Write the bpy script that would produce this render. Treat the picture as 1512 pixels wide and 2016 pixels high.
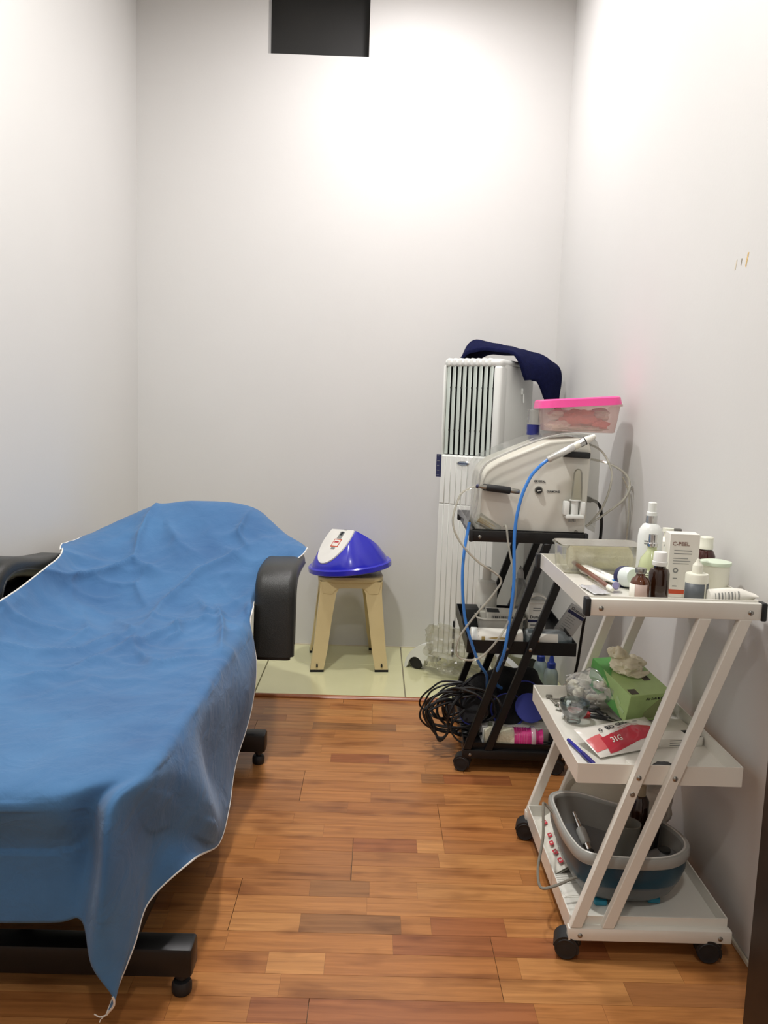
import bpy, bmesh, math, random
from mathutils import Vector, Matrix, noise

# ------------------------------------------------------------------ start, camera, light
for o in list(bpy.data.objects):
    bpy.data.objects.remove(o)
scn = bpy.context.scene
COL = scn.collection
random.seed(7)

cam_data = bpy.data.cameras.new('camera')
cam_data.sensor_fit = 'VERTICAL'
cam_data.sensor_height = 24.0
cam_data.lens = 24.0 * 1610.4 / 2016.0
cam_data.clip_start = 0.05
cam = bpy.data.objects.new('camera', cam_data)
COL.objects.link(cam)
PITCH, YAW, ROLL = math.radians(7.143), math.radians(0.746), math.radians(1.910)
fw = Vector((math.sin(YAW) * math.cos(PITCH), math.cos(YAW) * math.cos(PITCH), -math.sin(PITCH)))
rt = Vector((math.cos(YAW), -math.sin(YAW), 0))
up = rt.cross(fw)
r2 = rt * math.cos(ROLL) + up * math.sin(ROLL)
u2 = up * math.cos(ROLL) - rt * math.sin(ROLL)
rot = Matrix((r2, u2, -fw)).transposed()
cam.matrix_world = Matrix.Translation((0, 0, 1.2)) @ rot.to_4x4()
scn.camera = cam

world = bpy.data.worlds.new('world')
scn.world = world
world.use_nodes = True
world.node_tree.nodes['Background'].inputs[0].default_value = (0.9, 0.95, 1, 1)
world.node_tree.nodes['Background'].inputs[1].default_value = 0.05


def downlight(name, loc, power, col, size=0.15, spread=130):
    d = bpy.data.lights.new(name, 'AREA')
    d.shape = 'DISK'
    d.size = size
    d.energy = power
    d.color = col
    d.spread = math.radians(spread)
    o = bpy.data.objects.new(name, d)
    COL.objects.link(o)
    o.location = loc
    return o


CEIL = 3.22
downlight('downlight_back', (0.13, 3.28, CEIL - .02), 16, (1, .955, .965), .16, 172)
downlight('downlight_middle', (-0.45, 1.85, CEIL - .02), 27, (1, .985, .955), .18, 172)
downlight('fill_entry', (0.05, -0.35, CEIL - .02), 13, (1, .985, .955), .18, 172)  # added fill lamp behind the camera, lifts the lower walls; no known fitting
vs = scn.view_settings
vs.view_transform = 'Standard'
vs.look = 'None'
vs.gamma = 1
vs.use_curve_mapping = False
vs.exposure = 0.52


# ------------------------------------------------------------------ helpers
def lin(c):
    if isinstance(c, str):
        c = [int(c[i:i + 2], 16) / 255 for i in (0, 2, 4)]
    return tuple(x / 12.92 if x <= .04045 else ((x + .055) / 1.055) ** 2.4 for x in c) + (1,)


MATS = {}


def nt(name):
    m = bpy.data.materials.new(name)
    m.use_nodes = True
    t = m.node_tree
    return m, t, t.nodes['Principled BSDF'], t.nodes['Material Output']


def mat(name, col, rough=.5, metal=0, var=.06, vscale=9, bump=0, bscale=60, coat=0, spec=.5, emit=None, sheen=0, sub=0):
    """plain procedural material: slight tone variation by noise, optional fine relief"""
    if name in MATS:
        return MATS[name]
    m, t, b, out = nt(name)
    tc = t.nodes.new('ShaderNodeTexCoord')
    c = lin(col)
    n = t.nodes.new('ShaderNodeTexNoise')
    n.inputs['Scale'].default_value = vscale
    n.inputs['Detail'].default_value = 3
    t.links.new(tc.outputs['Object'], n.inputs['Vector'])
    r = t.nodes.new('ShaderNodeValToRGB')
    r.color_ramp.elements[0].position = .3
    r.color_ramp.elements[1].position = .7
    r.color_ramp.elements[0].color = tuple(x * (1 - var) for x in c[:3]) + (1,)
    r.color_ramp.elements[1].color = tuple(min(1, x * (1 + var)) for x in c[:3]) + (1,)
    t.links.new(n.outputs['Fac'], r.inputs['Fac'])
    t.links.new(r.outputs['Color'], b.inputs['Base Color'])
    b.inputs['Roughness'].default_value = rough
    b.inputs['Metallic'].default_value = metal
    b.inputs['Specular IOR Level'].default_value = spec
    if coat:
        b.inputs['Coat Weight'].default_value = coat
        b.inputs['Coat Roughness'].default_value = .12
    if sheen:
        b.inputs['Sheen Weight'].default_value = sheen
    if bump:
        n2 = t.nodes.new('ShaderNodeTexNoise')
        n2.inputs['Scale'].default_value = bscale
        n2.inputs['Detail'].default_value = 4
        t.links.new(tc.outputs['Object'], n2.inputs['Vector'])
        bp = t.nodes.new('ShaderNodeBump')
        bp.inputs['Strength'].default_value = bump
        bp.inputs['Distance'].default_value = .004
        t.links.new(n2.outputs['Fac'], bp.inputs['Height'])
        t.links.new(bp.outputs['Normal'], b.inputs['Normal'])
    MATS[name] = m
    return m


def clear(name, tint, body=.12, bodycol='ffffff', rough=.06, gloss=.10, fres=.8):
    """thin clear plastic or glass: tinted see-through, a little body colour, glossy skin"""
    if name in MATS:
        return MATS[name]
    m, t, b, out = nt(name)
    tr = t.nodes.new('ShaderNodeBsdfTransparent')
    tr.inputs[0].default_value = lin(tint)
    b.inputs['Base Color'].default_value = lin(bodycol)
    b.inputs['Roughness'].default_value = max(rough, .2)
    mx = t.nodes.new('ShaderNodeMixShader')
    mx.inputs[0].default_value = body
    t.links.new(tr.outputs[0], mx.inputs[1])
    t.links.new(b.outputs[0], mx.inputs[2])
    gl = t.nodes.new('ShaderNodeBsdfGlossy')
    gl.inputs['Roughness'].default_value = rough
    fr = t.nodes.new('ShaderNodeFresnel')
    fr.inputs['IOR'].default_value = 1.4
    ma = t.nodes.new('ShaderNodeMath')
    ma.operation = 'MULTIPLY_ADD'
    ma.inputs[1].default_value = fres
    ma.inputs[2].default_value = gloss * .3
    ma.use_clamp = True
    t.links.new(fr.outputs[0], ma.inputs[0])
    m2 = t.nodes.new('ShaderNodeMixShader')
    t.links.new(ma.outputs[0], m2.inputs[0])
    t.links.new(mx.outputs[0], m2.inputs[1])
    t.links.new(gl.outputs[0], m2.inputs[2])
    t.links.new(m2.outputs[0], out.inputs['Surface'])
    MATS[name] = m
    return m


def obj(name, bm, m, parent=None, angle=38, flat=False):
    bmesh.ops.recalc_face_normals(bm, faces=bm.faces[:])
    a = math.radians(angle)
    for e in bm.edges:
        if len(e.link_faces) == 2 and e.calc_face_angle(0) > a:
            e.smooth = False
    if not flat:
        for f in bm.faces:
            f.smooth = True
    me = bpy.data.meshes.new(name)
    bm.to_mesh(me)
    bm.free()
    me.materials.append(m)
    o = bpy.data.objects.new(name, me)
    COL.objects.link(o)
    if parent:
        o.parent = parent
    if name in ('print', 'small_print', 'barcode', 'sticker_print', 'teeth', 'pale_lines'):
        o['kind'] = 'stuff'   # unreadable fine print, joined
    return o


def tag(o, label, cat, group=None, kind=None):
    o['label'] = label
    o['category'] = cat
    if group:
        o['group'] = group
    if kind:
        o['kind'] = kind
    return o


def struct(o, label=None):
    o['kind'] = 'structure'
    if label:
        o['label'] = label
    return o


def thing(name, label, cat, loc=(0, 0, 0), rz=0, group=None, rx=0, ry=0):
    o = bpy.data.objects.new(name, None)
    o.empty_display_size = .05
    COL.objects.link(o)
    o.location = loc
    o.rotation_euler = (math.radians(rx), math.radians(ry), math.radians(rz))
    return tag(o, label, cat, group)


def B():
    return bmesh.new()


def T(x, y, z):
    return Matrix.Translation((x, y, z))


def R(a, ax):
    return Matrix.Rotation(math.radians(a), 4, ax)


def frame(o, x, y):
    x = Vector(x).normalized()
    z = x.cross(Vector(y)).normalized()
    y = z.cross(x)
    m = Matrix((x, y, z)).transposed().to_4x4()
    m.translation = o
    return m


def box(bm, c, s, bev=0, seg=2, M=None):
    r = bmesh.ops.create_cube(bm, size=1, matrix=T(*c) @ Matrix.Diagonal((s[0], s[1], s[2], 1)))
    vs_ = r['verts']
    if bev:
        es = list({e for v in vs_ for e in v.link_edges})
        rb = bmesh.ops.bevel(bm, geom=es, offset=min(bev, min(s) * .49), segments=seg, profile=.5, affect='EDGES')
        vs_ = list({v for f in rb['faces'] for v in f.verts} | {v for v in vs_ if v.is_valid})
    if M is not None:
        bmesh.ops.transform(bm, matrix=M, verts=vs_)
    return bm


def bx(x0, x1, y0, y1, z0, z1, bev=0, seg=2, bm=None):
    bm = bm or B()
    return box(bm, ((x0 + x1) / 2, (y0 + y1) / 2, (z0 + z1) / 2), (x1 - x0, y1 - y0, z1 - z0), bev, seg)


def lathe(bm, prof, n=24, M=None, sx=1, sy=1):
    """revolve [(r,z)...] round z; r = 0 closes an end"""
    M = M or Matrix()
    rings = []
    for r, z in prof:
        if r < 1e-6:
            rings.append([bm.verts.new(M @ Vector((0, 0, z)))])
        else:
            rings.append([bm.verts.new(M @ Vector((sx * r * math.cos(2 * math.pi * i / n), sy * r * math.sin(2 * math.pi * i / n), z))) for i in range(n)])
    for a, b in zip(rings, rings[1:]):
        for i in range(n):
            j = (i + 1) % n
            if len(a) == 1 and len(b) == 1:
                continue
            if len(a) == 1:
                bm.faces.new((a[0], b[j], b[i]))
            elif len(b) == 1:
                bm.faces.new((a[i], a[j], b[0]))
            else:
                bm.faces.new((a[i], a[j], b[j], b[i]))
    return bm


def axis_m(p0, p1):
    d = Vector(p1) - Vector(p0)
    m = d.to_track_quat('Z', 'Y').to_matrix().to_4x4()
    m.translation = Vector(p0)
    return m, d.length


def cyl(bm, p0, p1, r0, r1=None, n=18, bev=0):
    m, l = axis_m(p0, p1)
    r1 = r0 if r1 is None else r1
    if bev:
        pr = [(0, 0), (r0 - bev, 0), (r0, bev), (r1, l - bev), (r1 - bev, l), (0, l)]
    else:
        pr = [(0, 0), (r0, 0), (r1, l), (0, l)]
    return lathe(bm, pr, n, m)


def spline(pts, k=8, closed=False):
    pts = [Vector(p) for p in pts]
    n = len(pts)
    out = []
    rng = range(n if closed else n - 1)
    for i in rng:
        if closed:
            p0, p1, p2, p3 = pts[i - 1], pts[i], pts[(i + 1) % n], pts[(i + 2) % n]
        else:
            p1, p2 = pts[i], pts[i + 1]
            p0 = pts[i - 1] if i else p1 * 2 - p2
            p3 = pts[i + 2] if i + 2 < n else p2 * 2 - p1
        for j in range(k):
            t = j / k
            out.append(.5 * ((2 * p1) + (p2 - p0) * t + (2 * p0 - 5 * p1 + 4 * p2 - p3) * t * t + (3 * p1 - p0 - 3 * p2 + p3) * t ** 3))
    if not closed:
        out.append(pts[-1])
    return out


def tube(bm, pts, r, n=8, closed=False, k=8, smooth=True):
    P = spline(pts, k, closed) if smooth else [Vector(p) for p in pts]
    N = len(P)
    rings = []
    nrm = None
    for i in range(N):
        a = P[i - 1] if (i or closed) else P[0]
        b = P[(i + 1) % N] if (i + 1 < N or closed) else P[-1]
        t = (b - a)
        if t.length < 1e-9:
            t = Vector((0, 0, 1))
        t.normalize()
        if nrm is None:
            nrm = t.orthogonal().normalized()
        nrm = (nrm - t * nrm.dot(t))
        if nrm.length < 1e-6:
            nrm = t.orthogonal()
        nrm.normalize()
        bi = t.cross(nrm)
        rr = r(i / (N - 1)) if callable(r) else r
        rings.append([bm.verts.new(P[i] + (nrm * math.cos(2 * math.pi * q / n) + bi * math.sin(2 * math.pi * q / n)) * rr) for q in range(n)])
    m = N if closed else N - 1
    for i in range(m):
        a, b = rings[i], rings[(i + 1) % N]
        for q in range(n):
            bm.faces.new((a[q], a[(q + 1) % n], b[(q + 1) % n], b[q]))
    if not closed:
        bm.faces.new(rings[0][::-1])
        bm.faces.new(rings[-1])
    return bm


def prism(bm, poly, h, M=None, bev=0, seg=2):
    """extrude a 2-D outline by h along its normal"""
    M = M or Matrix()
    lo = [bm.verts.new(M @ Vector((x, y, 0))) for x, y in poly]
    hi = [bm.verts.new(M @ Vector((x, y, h))) for x, y in poly]
    n = len(poly)
    f1 = bm.faces.new(lo[::-1])
    f2 = bm.faces.new(hi)
    for i in range(n):
        bm.faces.new((lo[i], lo[(i + 1) % n], hi[(i + 1) % n], hi[i]))
    if bev:
        es = list({e for f in (f1, f2) for e in f.edges})
        bmesh.ops.bevel(bm, geom=es, offset=bev, segments=seg, profile=.5, affect='EDGES')
    return bm


def rrect(w, d, r, n=5):
    o = []
    for cx, cy, a0 in ((w / 2 - r, d / 2 - r, 0), (-w / 2 + r, d / 2 - r, 90), (-w / 2 + r, -d / 2 + r, 180), (w / 2 - r, -d / 2 + r, 270)):
        for i in range(n + 1):
            a = math.radians(a0 + 90 * i / n)
            o.append((cx + r * math.cos(a), cy + r * math.sin(a)))
    return o


def loft(bm, rings, cap=True):
    """skin a list of equal-length closed rings of points"""
    R_ = [[bm.verts.new(p) for p in ring] for ring in rings]
    n = len(R_[0])
    for a, b in zip(R_, R_[1:]):
        for i in range(n):
            bm.faces.new((a[i], a[(i + 1) % n], b[(i + 1) % n], b[i]))
    if cap:
        bm.faces.new(R_[0][::-1])
        bm.faces.new(R_[-1])
    return bm


def sweep(bm, path, prof, side, cap=True):
    """carry a 2-D profile (along side, along normal) down a path that lies square to side"""
    side = Vector(side).normalized()
    P = [Vector(p) for p in path]
    rings = []
    for i, p in enumerate(P):
        t = (P[min(i + 1, len(P) - 1)] - P[max(i - 1, 0)]).normalized()
        nn = side.cross(t).normalized()
        rings.append([p + side * a + nn * b for a, b in prof])
    return loft(bm, rings, cap)


def net(ctrl, nu, nv):
    """smooth grid of points through a control net; rows = v, columns = u"""
    rows = [resample(spline(r, 10), nu) for r in ctrl]
    cols = [resample(spline([rows[j][i] for j in range(len(rows))], 10), nv, False) for i in range(nu)]
    return [[cols[i][j] for i in range(nu)] for j in range(nv)]


def resample(P, n, byparam=False):
    L = len(P) - 1
    o = []
    for i in range(n):
        t = i / (n - 1) * L
        k = min(int(t), L - 1)
        o.append(P[k].lerp(P[k + 1], t - k))
    return o


def gridmesh(bm, G):
    V = [[bm.verts.new(p) for p in r] for r in G]
    for a, b in zip(V, V[1:]):
        for i in range(len(a) - 1):
            bm.faces.new((a[i], a[i + 1], b[i + 1], b[i]))
    return bm


def solid(o, th, off=0):
    md = o.modifiers.new('thickness', 'SOLIDIFY')
    md.thickness = th
    md.offset = off
    return o


def blob(bm, c, s, amp=.15, fr=6, sub=3, seed=0, M=None):
    r = bmesh.ops.create_icosphere(bm, subdivisions=sub, radius=1)
    for v in r['verts']:
        d = v.co.copy()
        k = 1 + amp * noise.fractal(d * fr * .3 + Vector((seed * 3.1, seed, 0)), 1, 2, 4)
        v.co = Vector((d.x * s[0] * k, d.y * s[1] * k, d.z * s[2] * k)) + Vector(c)
        if M is not None:
            v.co = M @ v.co
    return bm


def text(body, size, M, m, parent, name='lettering', depth=.0004, bold=0, align='CENTER'):
    cu = bpy.data.curves.new(name, 'FONT')
    cu.body = body
    cu.size = size
    cu.align_x = align
    cu.align_y = 'CENTER'
    cu.extrude = depth
    cu.offset = bold
    cu.resolution_u = 2
    t = bpy.data.objects.new(name, cu)
    me = None
    COL.objects.link(t)
    dg = bpy.context.evaluated_depsgraph_get()
    me = bpy.data.meshes.new_from_object(t.evaluated_get(dg))
    bpy.data.objects.remove(t)
    me.transform(M)
    me.materials.clear()
    me.materials.append(m)
    o = bpy.data.objects.new(name, me)
    COL.objects.link(o)
    o.parent = parent
    return o


def lines(bm, M, rows, x0, x1, y0, dy, h, seed=1):
    """rows of tiny printed bars standing for unreadable small print"""
    rd = random.Random(seed)
    for i in range(rows):
        e = x0 + (x1 - x0) * rd.uniform(.6, 1)
        box(bm, ((x0 + e) / 2, y0 - i * dy, .0002), (e - x0, h, .0004), M=M)
    return bm


FRONT = lambda x, y, z: frame((x, y, z), (1, 0, 0), (0, 0, 1))   # faces -y


# ------------------------------------------------------------------ materials
WALL = mat('wall_paint', 'd8d7d4', .55, var=.012, vscale=2, bump=.05, bscale=90)
CEILM = mat('ceiling_paint', 'e6e4e0', .7, var=.01)
TILE = mat('floor_tile', 'd6d4a8', .12, var=.03, vscale=5, spec=.6)
GROUT = mat('grout', '9a937c', .8)
TRIMW = mat('threshold_wood', 'a05f34', .3, var=.15, vscale=30)
DOORM = mat('door_wood', '2a1d14', .45, var=.25, vscale=25)
BLACKPANEL = mat('black_panel', '1b1b19', .6, var=.04)
VINYL = mat('black_vinyl', '262725', .36, var=.08, bump=.25, bscale=420, spec=.45)
BMETAL = mat('black_metal', '111112', .38, var=.1, spec=.4)
WMETAL = mat('white_enamel', 'e6e3d9', .3, var=.02, coat=.3)
RUBBER = mat('black_rubber', '17181a', .55, var=.1)
CHROME = mat('chrome', 'c8c8c6', .18, 1, var=.03)
STEEL = mat('steel', '9c9a94', .32, 1, var=.06)
WPLAST = mat('white_plastic', 'e9ebe6', .32, var=.015)
GPLAST = mat('grille_plastic', 'cfd8d0', .42, var=.02)
DARK = mat('dark_void', '1a1c1b', .7)
BEIGE = mat('beige_plastic', 'd8c595', .33, var=.03)
BLUEP = mat('blue_plastic', '2f2fc0', .22, var=.04, coat=.4)
NAVY = mat('navy_terry', '15193c', .98, var=.18, vscale=60, bump=.9, bscale=240, spec=.1)
PAPER = mat('white_paper', 'ece9df', .6, var=.015)
PINK = mat('pink_plastic', 'f0509c', .28, var=.02)
INK = mat('ink', '23242a', .6)
GREYINK = mat('grey_ink', '8c8d8a', .6)
NAVYINK = mat('navy_ink', '23264f', .5)
RED = mat('red_print', 'c0303c', .4)
ORANGE = mat('orange_print', 'c9512f', .5)
COTTON = mat('cotton', 'e6e2c8', .95, var=.05, vscale=40, bump=.8, bscale=130)
WCOTTON = mat('white_cotton', 'efece2', .95, var=.03, vscale=40, bump=.7, bscale=130)
AMBER = mat('amber_glass', '2c1508', .08, var=.1, coat=.5)
CREAMC = mat('cream_cap', 'efeede', .35, var=.02)
CLEAR = clear('clear_plastic', 'f4f5f0', .10)
FILM = clear('clear_film', 'f8f8f5', .10, rough=.12, gloss=.25)
FROST = clear('frosted_plastic', 'f6f3ea', .42, 'f3f0e4', .25)
TUBEM = clear('clear_tube', 'e8e8e0', .35, 'eeeadd', .12)
BLUETUBE = mat('blue_hose', '3f86dc', .3, var=.05)


def wood():
    m, t, b, out = nt('laminate_wood')
    oi = t.nodes.new('ShaderNodeObjectInfo')
    ge = t.nodes.new('ShaderNodeNewGeometry')
    mp = t.nodes.new('ShaderNodeVectorMath')
    mp.operation = 'MULTIPLY'
    mp.inputs[1].default_value = (2.2, 42, 1)
    t.links.new(ge.outputs['Position'], mp.inputs[0])
    ad = t.nodes.new('ShaderNodeVectorMath')
    ad.operation = 'ADD'
    cx = t.nodes.new('ShaderNodeCombineXYZ')
    mu = t.nodes.new('ShaderNodeMath')
    mu.operation = 'MULTIPLY'
    mu.inputs[1].default_value = 40
    t.links.new(oi.outputs['Random'], mu.inputs[0])
    t.links.new(mu.outputs[0], cx.inputs[0])
    t.links.new(mu.outputs[0], cx.inputs[2])
    t.links.new(mp.outputs[0], ad.inputs[0])
    t.links.new(cx.outputs[0], ad.inputs[1])
    n = t.nodes.new('ShaderNodeTexNoise')
    n.inputs['Scale'].default_value = 1.6
    n.inputs['Detail'].default_value = 6
    n.inputs['Roughness'].default_value = .65
    n.inputs['Distortion'].default_value = .6
    t.links.new(ad.outputs[0], n.inputs['Vector'])
    r = t.nodes.new('ShaderNodeValToRGB')
    r.color_ramp.elements[0].position = .28
    r.color_ramp.elements[0].color = (.62, .56, .52, 1)
    r.color_ramp.elements[1].position = .62
    r.color_ramp.elements[1].color = (1.05, 1.03, 1.0, 1)
    t.links.new(n.outputs['Fac'], r.inputs['Fac'])
    # knots and smoky patches
    m2 = t.nodes.new('ShaderNodeVectorMath')
    m2.operation = 'MULTIPLY'
    m2.inputs[1].default_value = (3.2, 9, 1)
    t.links.new(ge.outputs['Position'], m2.inputs[0])
    n2 = t.nodes.new('ShaderNodeTexNoise')
    n2.inputs['Scale'].default_value = 1.7
    n2.inputs['Detail'].default_value = 2
    t.links.new(m2.outputs[0], n2.inputs['Vector'])
    r2_ = t.nodes.new('ShaderNodeValToRGB')
    r2_.color_ramp.elements[0].position = .30
    r2_.color_ramp.elements[0].color = (.66, .6, .56, 1)
    r2_.color_ramp.elements[1].position = .46
    r2_.color_ramp.elements[1].color = (1, 1, 1, 1)
    t.links.new(n2.outputs['Fac'], r2_.inputs['Fac'])
    x1 = t.nodes.new('ShaderNodeMix')
    x1.data_type = 'RGBA'
    x1.blend_type = 'MULTIPLY'
    x1.inputs[0].default_value = 1
    t.links.new(oi.outputs['Color'], x1.inputs[6])
    t.links.new(r.outputs['Color'], x1.inputs[7])
    x2 = t.nodes.new('ShaderNodeMix')
    x2.data_type = 'RGBA'
    x2.blend_type = 'MULTIPLY'
    x2.inputs[0].default_value = 1
    t.links.new(x1.outputs[2], x2.inputs[6])
    t.links.new(r2_.outputs['Color'], x2.inputs[7])
    t.links.new(x2.outputs[2], b.inputs['Base Color'])
    b.inputs['Roughness'].default_value = .3
    b.inputs['Specular IOR Level'].default_value = .4
    return m


WOOD = wood()


def sheet_mat():
    m, t, b, out = nt('blue_sheet')
    tc = t.nodes.new('ShaderNodeTexCoord')
    n = t.nodes.new('ShaderNodeTexNoise')
    n.inputs['Scale'].default_value = 3.5
    n.inputs['Detail'].default_value = 5
    t.links.new(tc.outputs['Object'], n.inputs['Vector'])
    r = t.nodes.new('ShaderNodeValToRGB')
    r.color_ramp.elements[0].color = lin('3e6490')
    r.color_ramp.elements[1].color = lin('4d79a5')
    r.color_ramp.elements[0].position = .3
    r.color_ramp.elements[1].position = .7
    t.links.new(n.outputs['Fac'], r.inputs['Fac'])
    t.links.new(r.outputs['Color'], b.inputs['Base Color'])
    b.inputs['Roughness'].default_value = .85
    b.inputs['Specular IOR Level'].default_value = .2
    b.inputs['Sheen Weight'].default_value = .15
    # soft crumples and weave
    n2 = t.nodes.new('ShaderNodeTexNoise')
    n2.inputs['Scale'].default_value = 14
    n2.inputs['Detail'].default_value = 4
    n2.inputs['Distortion'].default_value = .8
    t.links.new(tc.outputs['Object'], n2.inputs['Vector'])
    n3 = t.nodes.new('ShaderNodeTexNoise')
    n3.inputs['Scale'].default_value = 600
    t.links.new(tc.outputs['Object'], n3.inputs['Vector'])
    b1 = t.nodes.new('ShaderNodeBump')
    b1.inputs['Strength'].default_value = .45
    b1.inputs['Distance'].default_value = .012
    t.links.new(n2.outputs['Fac'], b1.inputs['Height'])
    b2 = t.nodes.new('ShaderNodeBump')
    b2.inputs['Strength'].default_value = .2
    b2.inputs['Distance'].default_value = .001
    t.links.new(n3.outputs['Fac'], b2.inputs['Height'])
    t.links.new(b1.outputs['Normal'], b2.inputs['Normal'])
    t.links.new(b2.outputs['Normal'], b.inputs['Normal'])
    return m


SHEET = sheet_mat()

# ------------------------------------------------------------------ the room
XL, XR, YB, YF = -1.17, .866, 4.05, -1.3
wl = struct(obj('wall_left', bx(XL - .1, XL, YF, YB + .2, -.02, CEIL + .02), WALL, flat=True))
wr = struct(obj('wall_right', bx(XR, XR + .1, YF, YB + .2, -.02, CEIL + .02), WALL, flat=True))
wf = struct(obj('wall_front', bx(XL, XR, YF - .1, YF, -.02, CEIL + .02), WALL, flat=True))
HX0, HX1, HZ0, HZ1 = -.558, -.088, 2.827, 3.17
bm = B()
bx(XL, HX0, YB, YB + .14, -.02, CEIL + .02, bm=bm)
bx(HX1, XR, YB, YB + .14, -.02, CEIL + .02, bm=bm)
bx(HX0, HX1, YB, YB + .14, -.02, HZ0, bm=bm)
bx(HX0, HX1, YB, YB + .14, HZ1, CEIL + .02, bm=bm)
struct(obj('wall_back', bm, WALL, flat=True))
w1 = struct(obj('window_1', bx(HX0, HX1, YB + .10, YB + .115, HZ0, HZ1), BLACKPANEL), 'black panel closing a square opening high in the back wall')
struct(obj('ceiling', bx(XL, XR, YF, YB + .14, CEIL, CEIL + .05), CEILM, flat=True))

# scraped tape marks on the right wall
RES = mat('tape_residue', 'd8b878', .7, var=.3, vscale=200)
SMUDGE = mat('smudge', '8d8676', .8)
for pts, m_ in (([(1.981, 1.596), (1.988, 1.597), (1.997, 1.566), (1.992, 1.563)], RES),
                ([(2.044, 1.590), (2.049, 1.590), (2.056, 1.567), (2.050, 1.567)], mat('tape_residue_pale', 'd6ccb8', .7)),
                ([(2.016, 1.588), (2.020, 1.589), (2.023, 1.573), (2.020, 1.572)], SMUDGE)):
    bm = B()
    prism(bm, pts, .0006, Matrix(((0, 0, -1, XR), (1, 0, 0, 0), (0, 1, 0, 0), (0, 0, 0, 1))))
    obj('tape_mark', bm, m_, wr, flat=True)

# laminate floor: boards of three printed strips, tongue joints between boards
floor = struct(obj('floor', bx(XL, XR, YF, YB + .05, -.06, -.012), GROUT, flat=True))
YT = 3.276
tones = {'a': 'b57a45', 'b': 'ba804b', 'c': 'ae7341', 'l': 'c08851', 'r': 'a0643c', 'd': '966840', 'm': 'a87143'}
unit = bx(0, 1, 0, 1, -1, 0)
um = bpy.data.meshes.new('strip')
unit.to_mesh(um)
unit.free()
um.materials.append(WOOD)
SW = .0705
forced = {-1: [(.075, .56, 'r')], 0: [(-.142, .095, 'd'), (.166, .341, 'r')], 5: [(-.028, .15, 'r'), (.15, .225, 'l')], 4: [(-.028, .206, 'm'), (.206, .5, 'l')],
          11: [(.185, .259, 'd'), (.259, .48, 'r')], 17: [(-.204, .112, 'd')], 13: [(-.12, .08, 'r')], -4: [(-.218, .36, 'r')], 2: [(-.13, .02, 'd')], 8: [(-.45, -.05, 'm')],
          9: [(.02, .25, 'm')], -2: [(-.5, -.2, 'c'), (.35, .7, 'l')], 14: [(.33, .6, 'm')], 3: [(-.4, -.03, 'm')]}
rd = random.Random(11)
joint = {0: -.305, 1: -.028, 2: .225, 3: -.20, 4: .33, 5: -.42, 6: .02, -1: .3, -2: -.1, -3: .2, -4: -.3, 7: -.1}
for k in range(-4, 8):
    y0 = 1.75 + 3 * SW * k
    ends = [joint[k] + 1.21 * i for i in range(-2, 3)]
    xs = sorted({max(XL, min(XR, e)) for e in ends} | {XL, XR})
    for xa, xb in zip(xs, xs[1:]):
        y1 = min(y0 + 3 * SW, YT)
        if y1 - y0 < .01:
            continue
        pl = obj('plank', bx(xa + .0007, xb - .0007, y0 + .0005, y1 - .0005, -.011, -.0008), WOOD, floor, flat=True)
        pl.color = lin('8a5a30')
        for j in range(3):
            n_ = 3 * k + j
            ya, yb = y0 + j * SW, min(y0 + (j + 1) * SW, YT)
            if yb - ya < .012:
                continue
            cuts = {xa, xb}
            fl = [(max(a, xa), min(b_, xb), c) for a, b_, c in forced.get(n_, []) if a < xb and b_ > xa]
            for a, b_, c in fl:
                cuts |= {a, b_}
            x = xa + rd.uniform(.15, .45)
            while x < xb - .12:
                if not any(a - .1 < x < b_ + .1 for a, b_, c in fl):
                    cuts.add(x)
                x += rd.uniform(.3, .6)
            cs = sorted(cuts)
            for a, b_ in zip(cs, cs[1:]):
                if b_ - a < .004:
                    continue
                tone = rd.choice('aaabbbclm')
                for fa, fb, c in fl:
                    if fa - .001 <= (a + b_) / 2 <= fb + .001:
                        tone = c
                o = bpy.data.objects.new('strip', um)
                COL.objects.link(o)
                o.parent = pl
                o.location = (a + .0003 + (.0009 if a == xa else 0), ya + .0004, 0)
                o.scale = (b_ - a - .0006 - (.0009 if a == xa else 0), yb - ya - .0008, .0012)
                v = rd.uniform(.95, 1.04)
                o.color = tuple(q * v for q in lin(tones[tone])[:3]) + (1,)
y0 = 1.75 + 3 * SW * -4
pl = obj('plank', bx(XL, XR, YF, y0 - .001, -.011, 0), WOOD, floor, flat=True)
pl.color = lin('b5763c')
# pale tiles along the back wall
for xa, xb in ((XL, -.478), (-.475, .158), (.161, XR)):
    for ya, yb in ((3.30, 3.748), (3.751, YB)):
        obj('tile', bx(xa + .001, xb - .001, ya, yb, -.011, .001, .0012, 1), TILE, floor, flat=True)
bm = B()
prism(bm, [(-.014, -.01), (.014, -.01), (.014, .004), (.008, .011), (0, .013), (-.008, .011), (-.014, .004)], XR - XL - .002, Matrix(((0, 0, 1, XL + .001), (1, 0, 0, 3.288), (0, 1, 0, 0), (0, 0, 0, 1))))
struct(obj('trim_1', bm, TRIMW), 'brown wooden threshold strip between laminate and pale tiles')
struct(obj('baseboard_right', bx(XR - .007, XR, YF, 3.27, 0, .014, .003, 1), mat('caulk', 'd8cfba', .6)))
struct(obj('baseboard_back', bx(XL, XR, YB - .004, YB, .001, .006), mat('caulk', 'd8cfba', .6)))
# dark door jamb by the entrance, against the right wall
bm = bx(.772, XR - .001, 1.36, 1.495, .001, 2.3, .003, 1)
bx(.785, XR - .001, 1.20, 1.36, .001, 2.3, .003, 1, bm=bm)
d1 = struct(obj('door_1', bm, DOORM), 'dark brown wooden door frame at the entrance')
obj('door_stop', bx(.764, .785, 1.345, 1.362, .001, 2.3, .002, 1), DOORM, d1)

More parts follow.
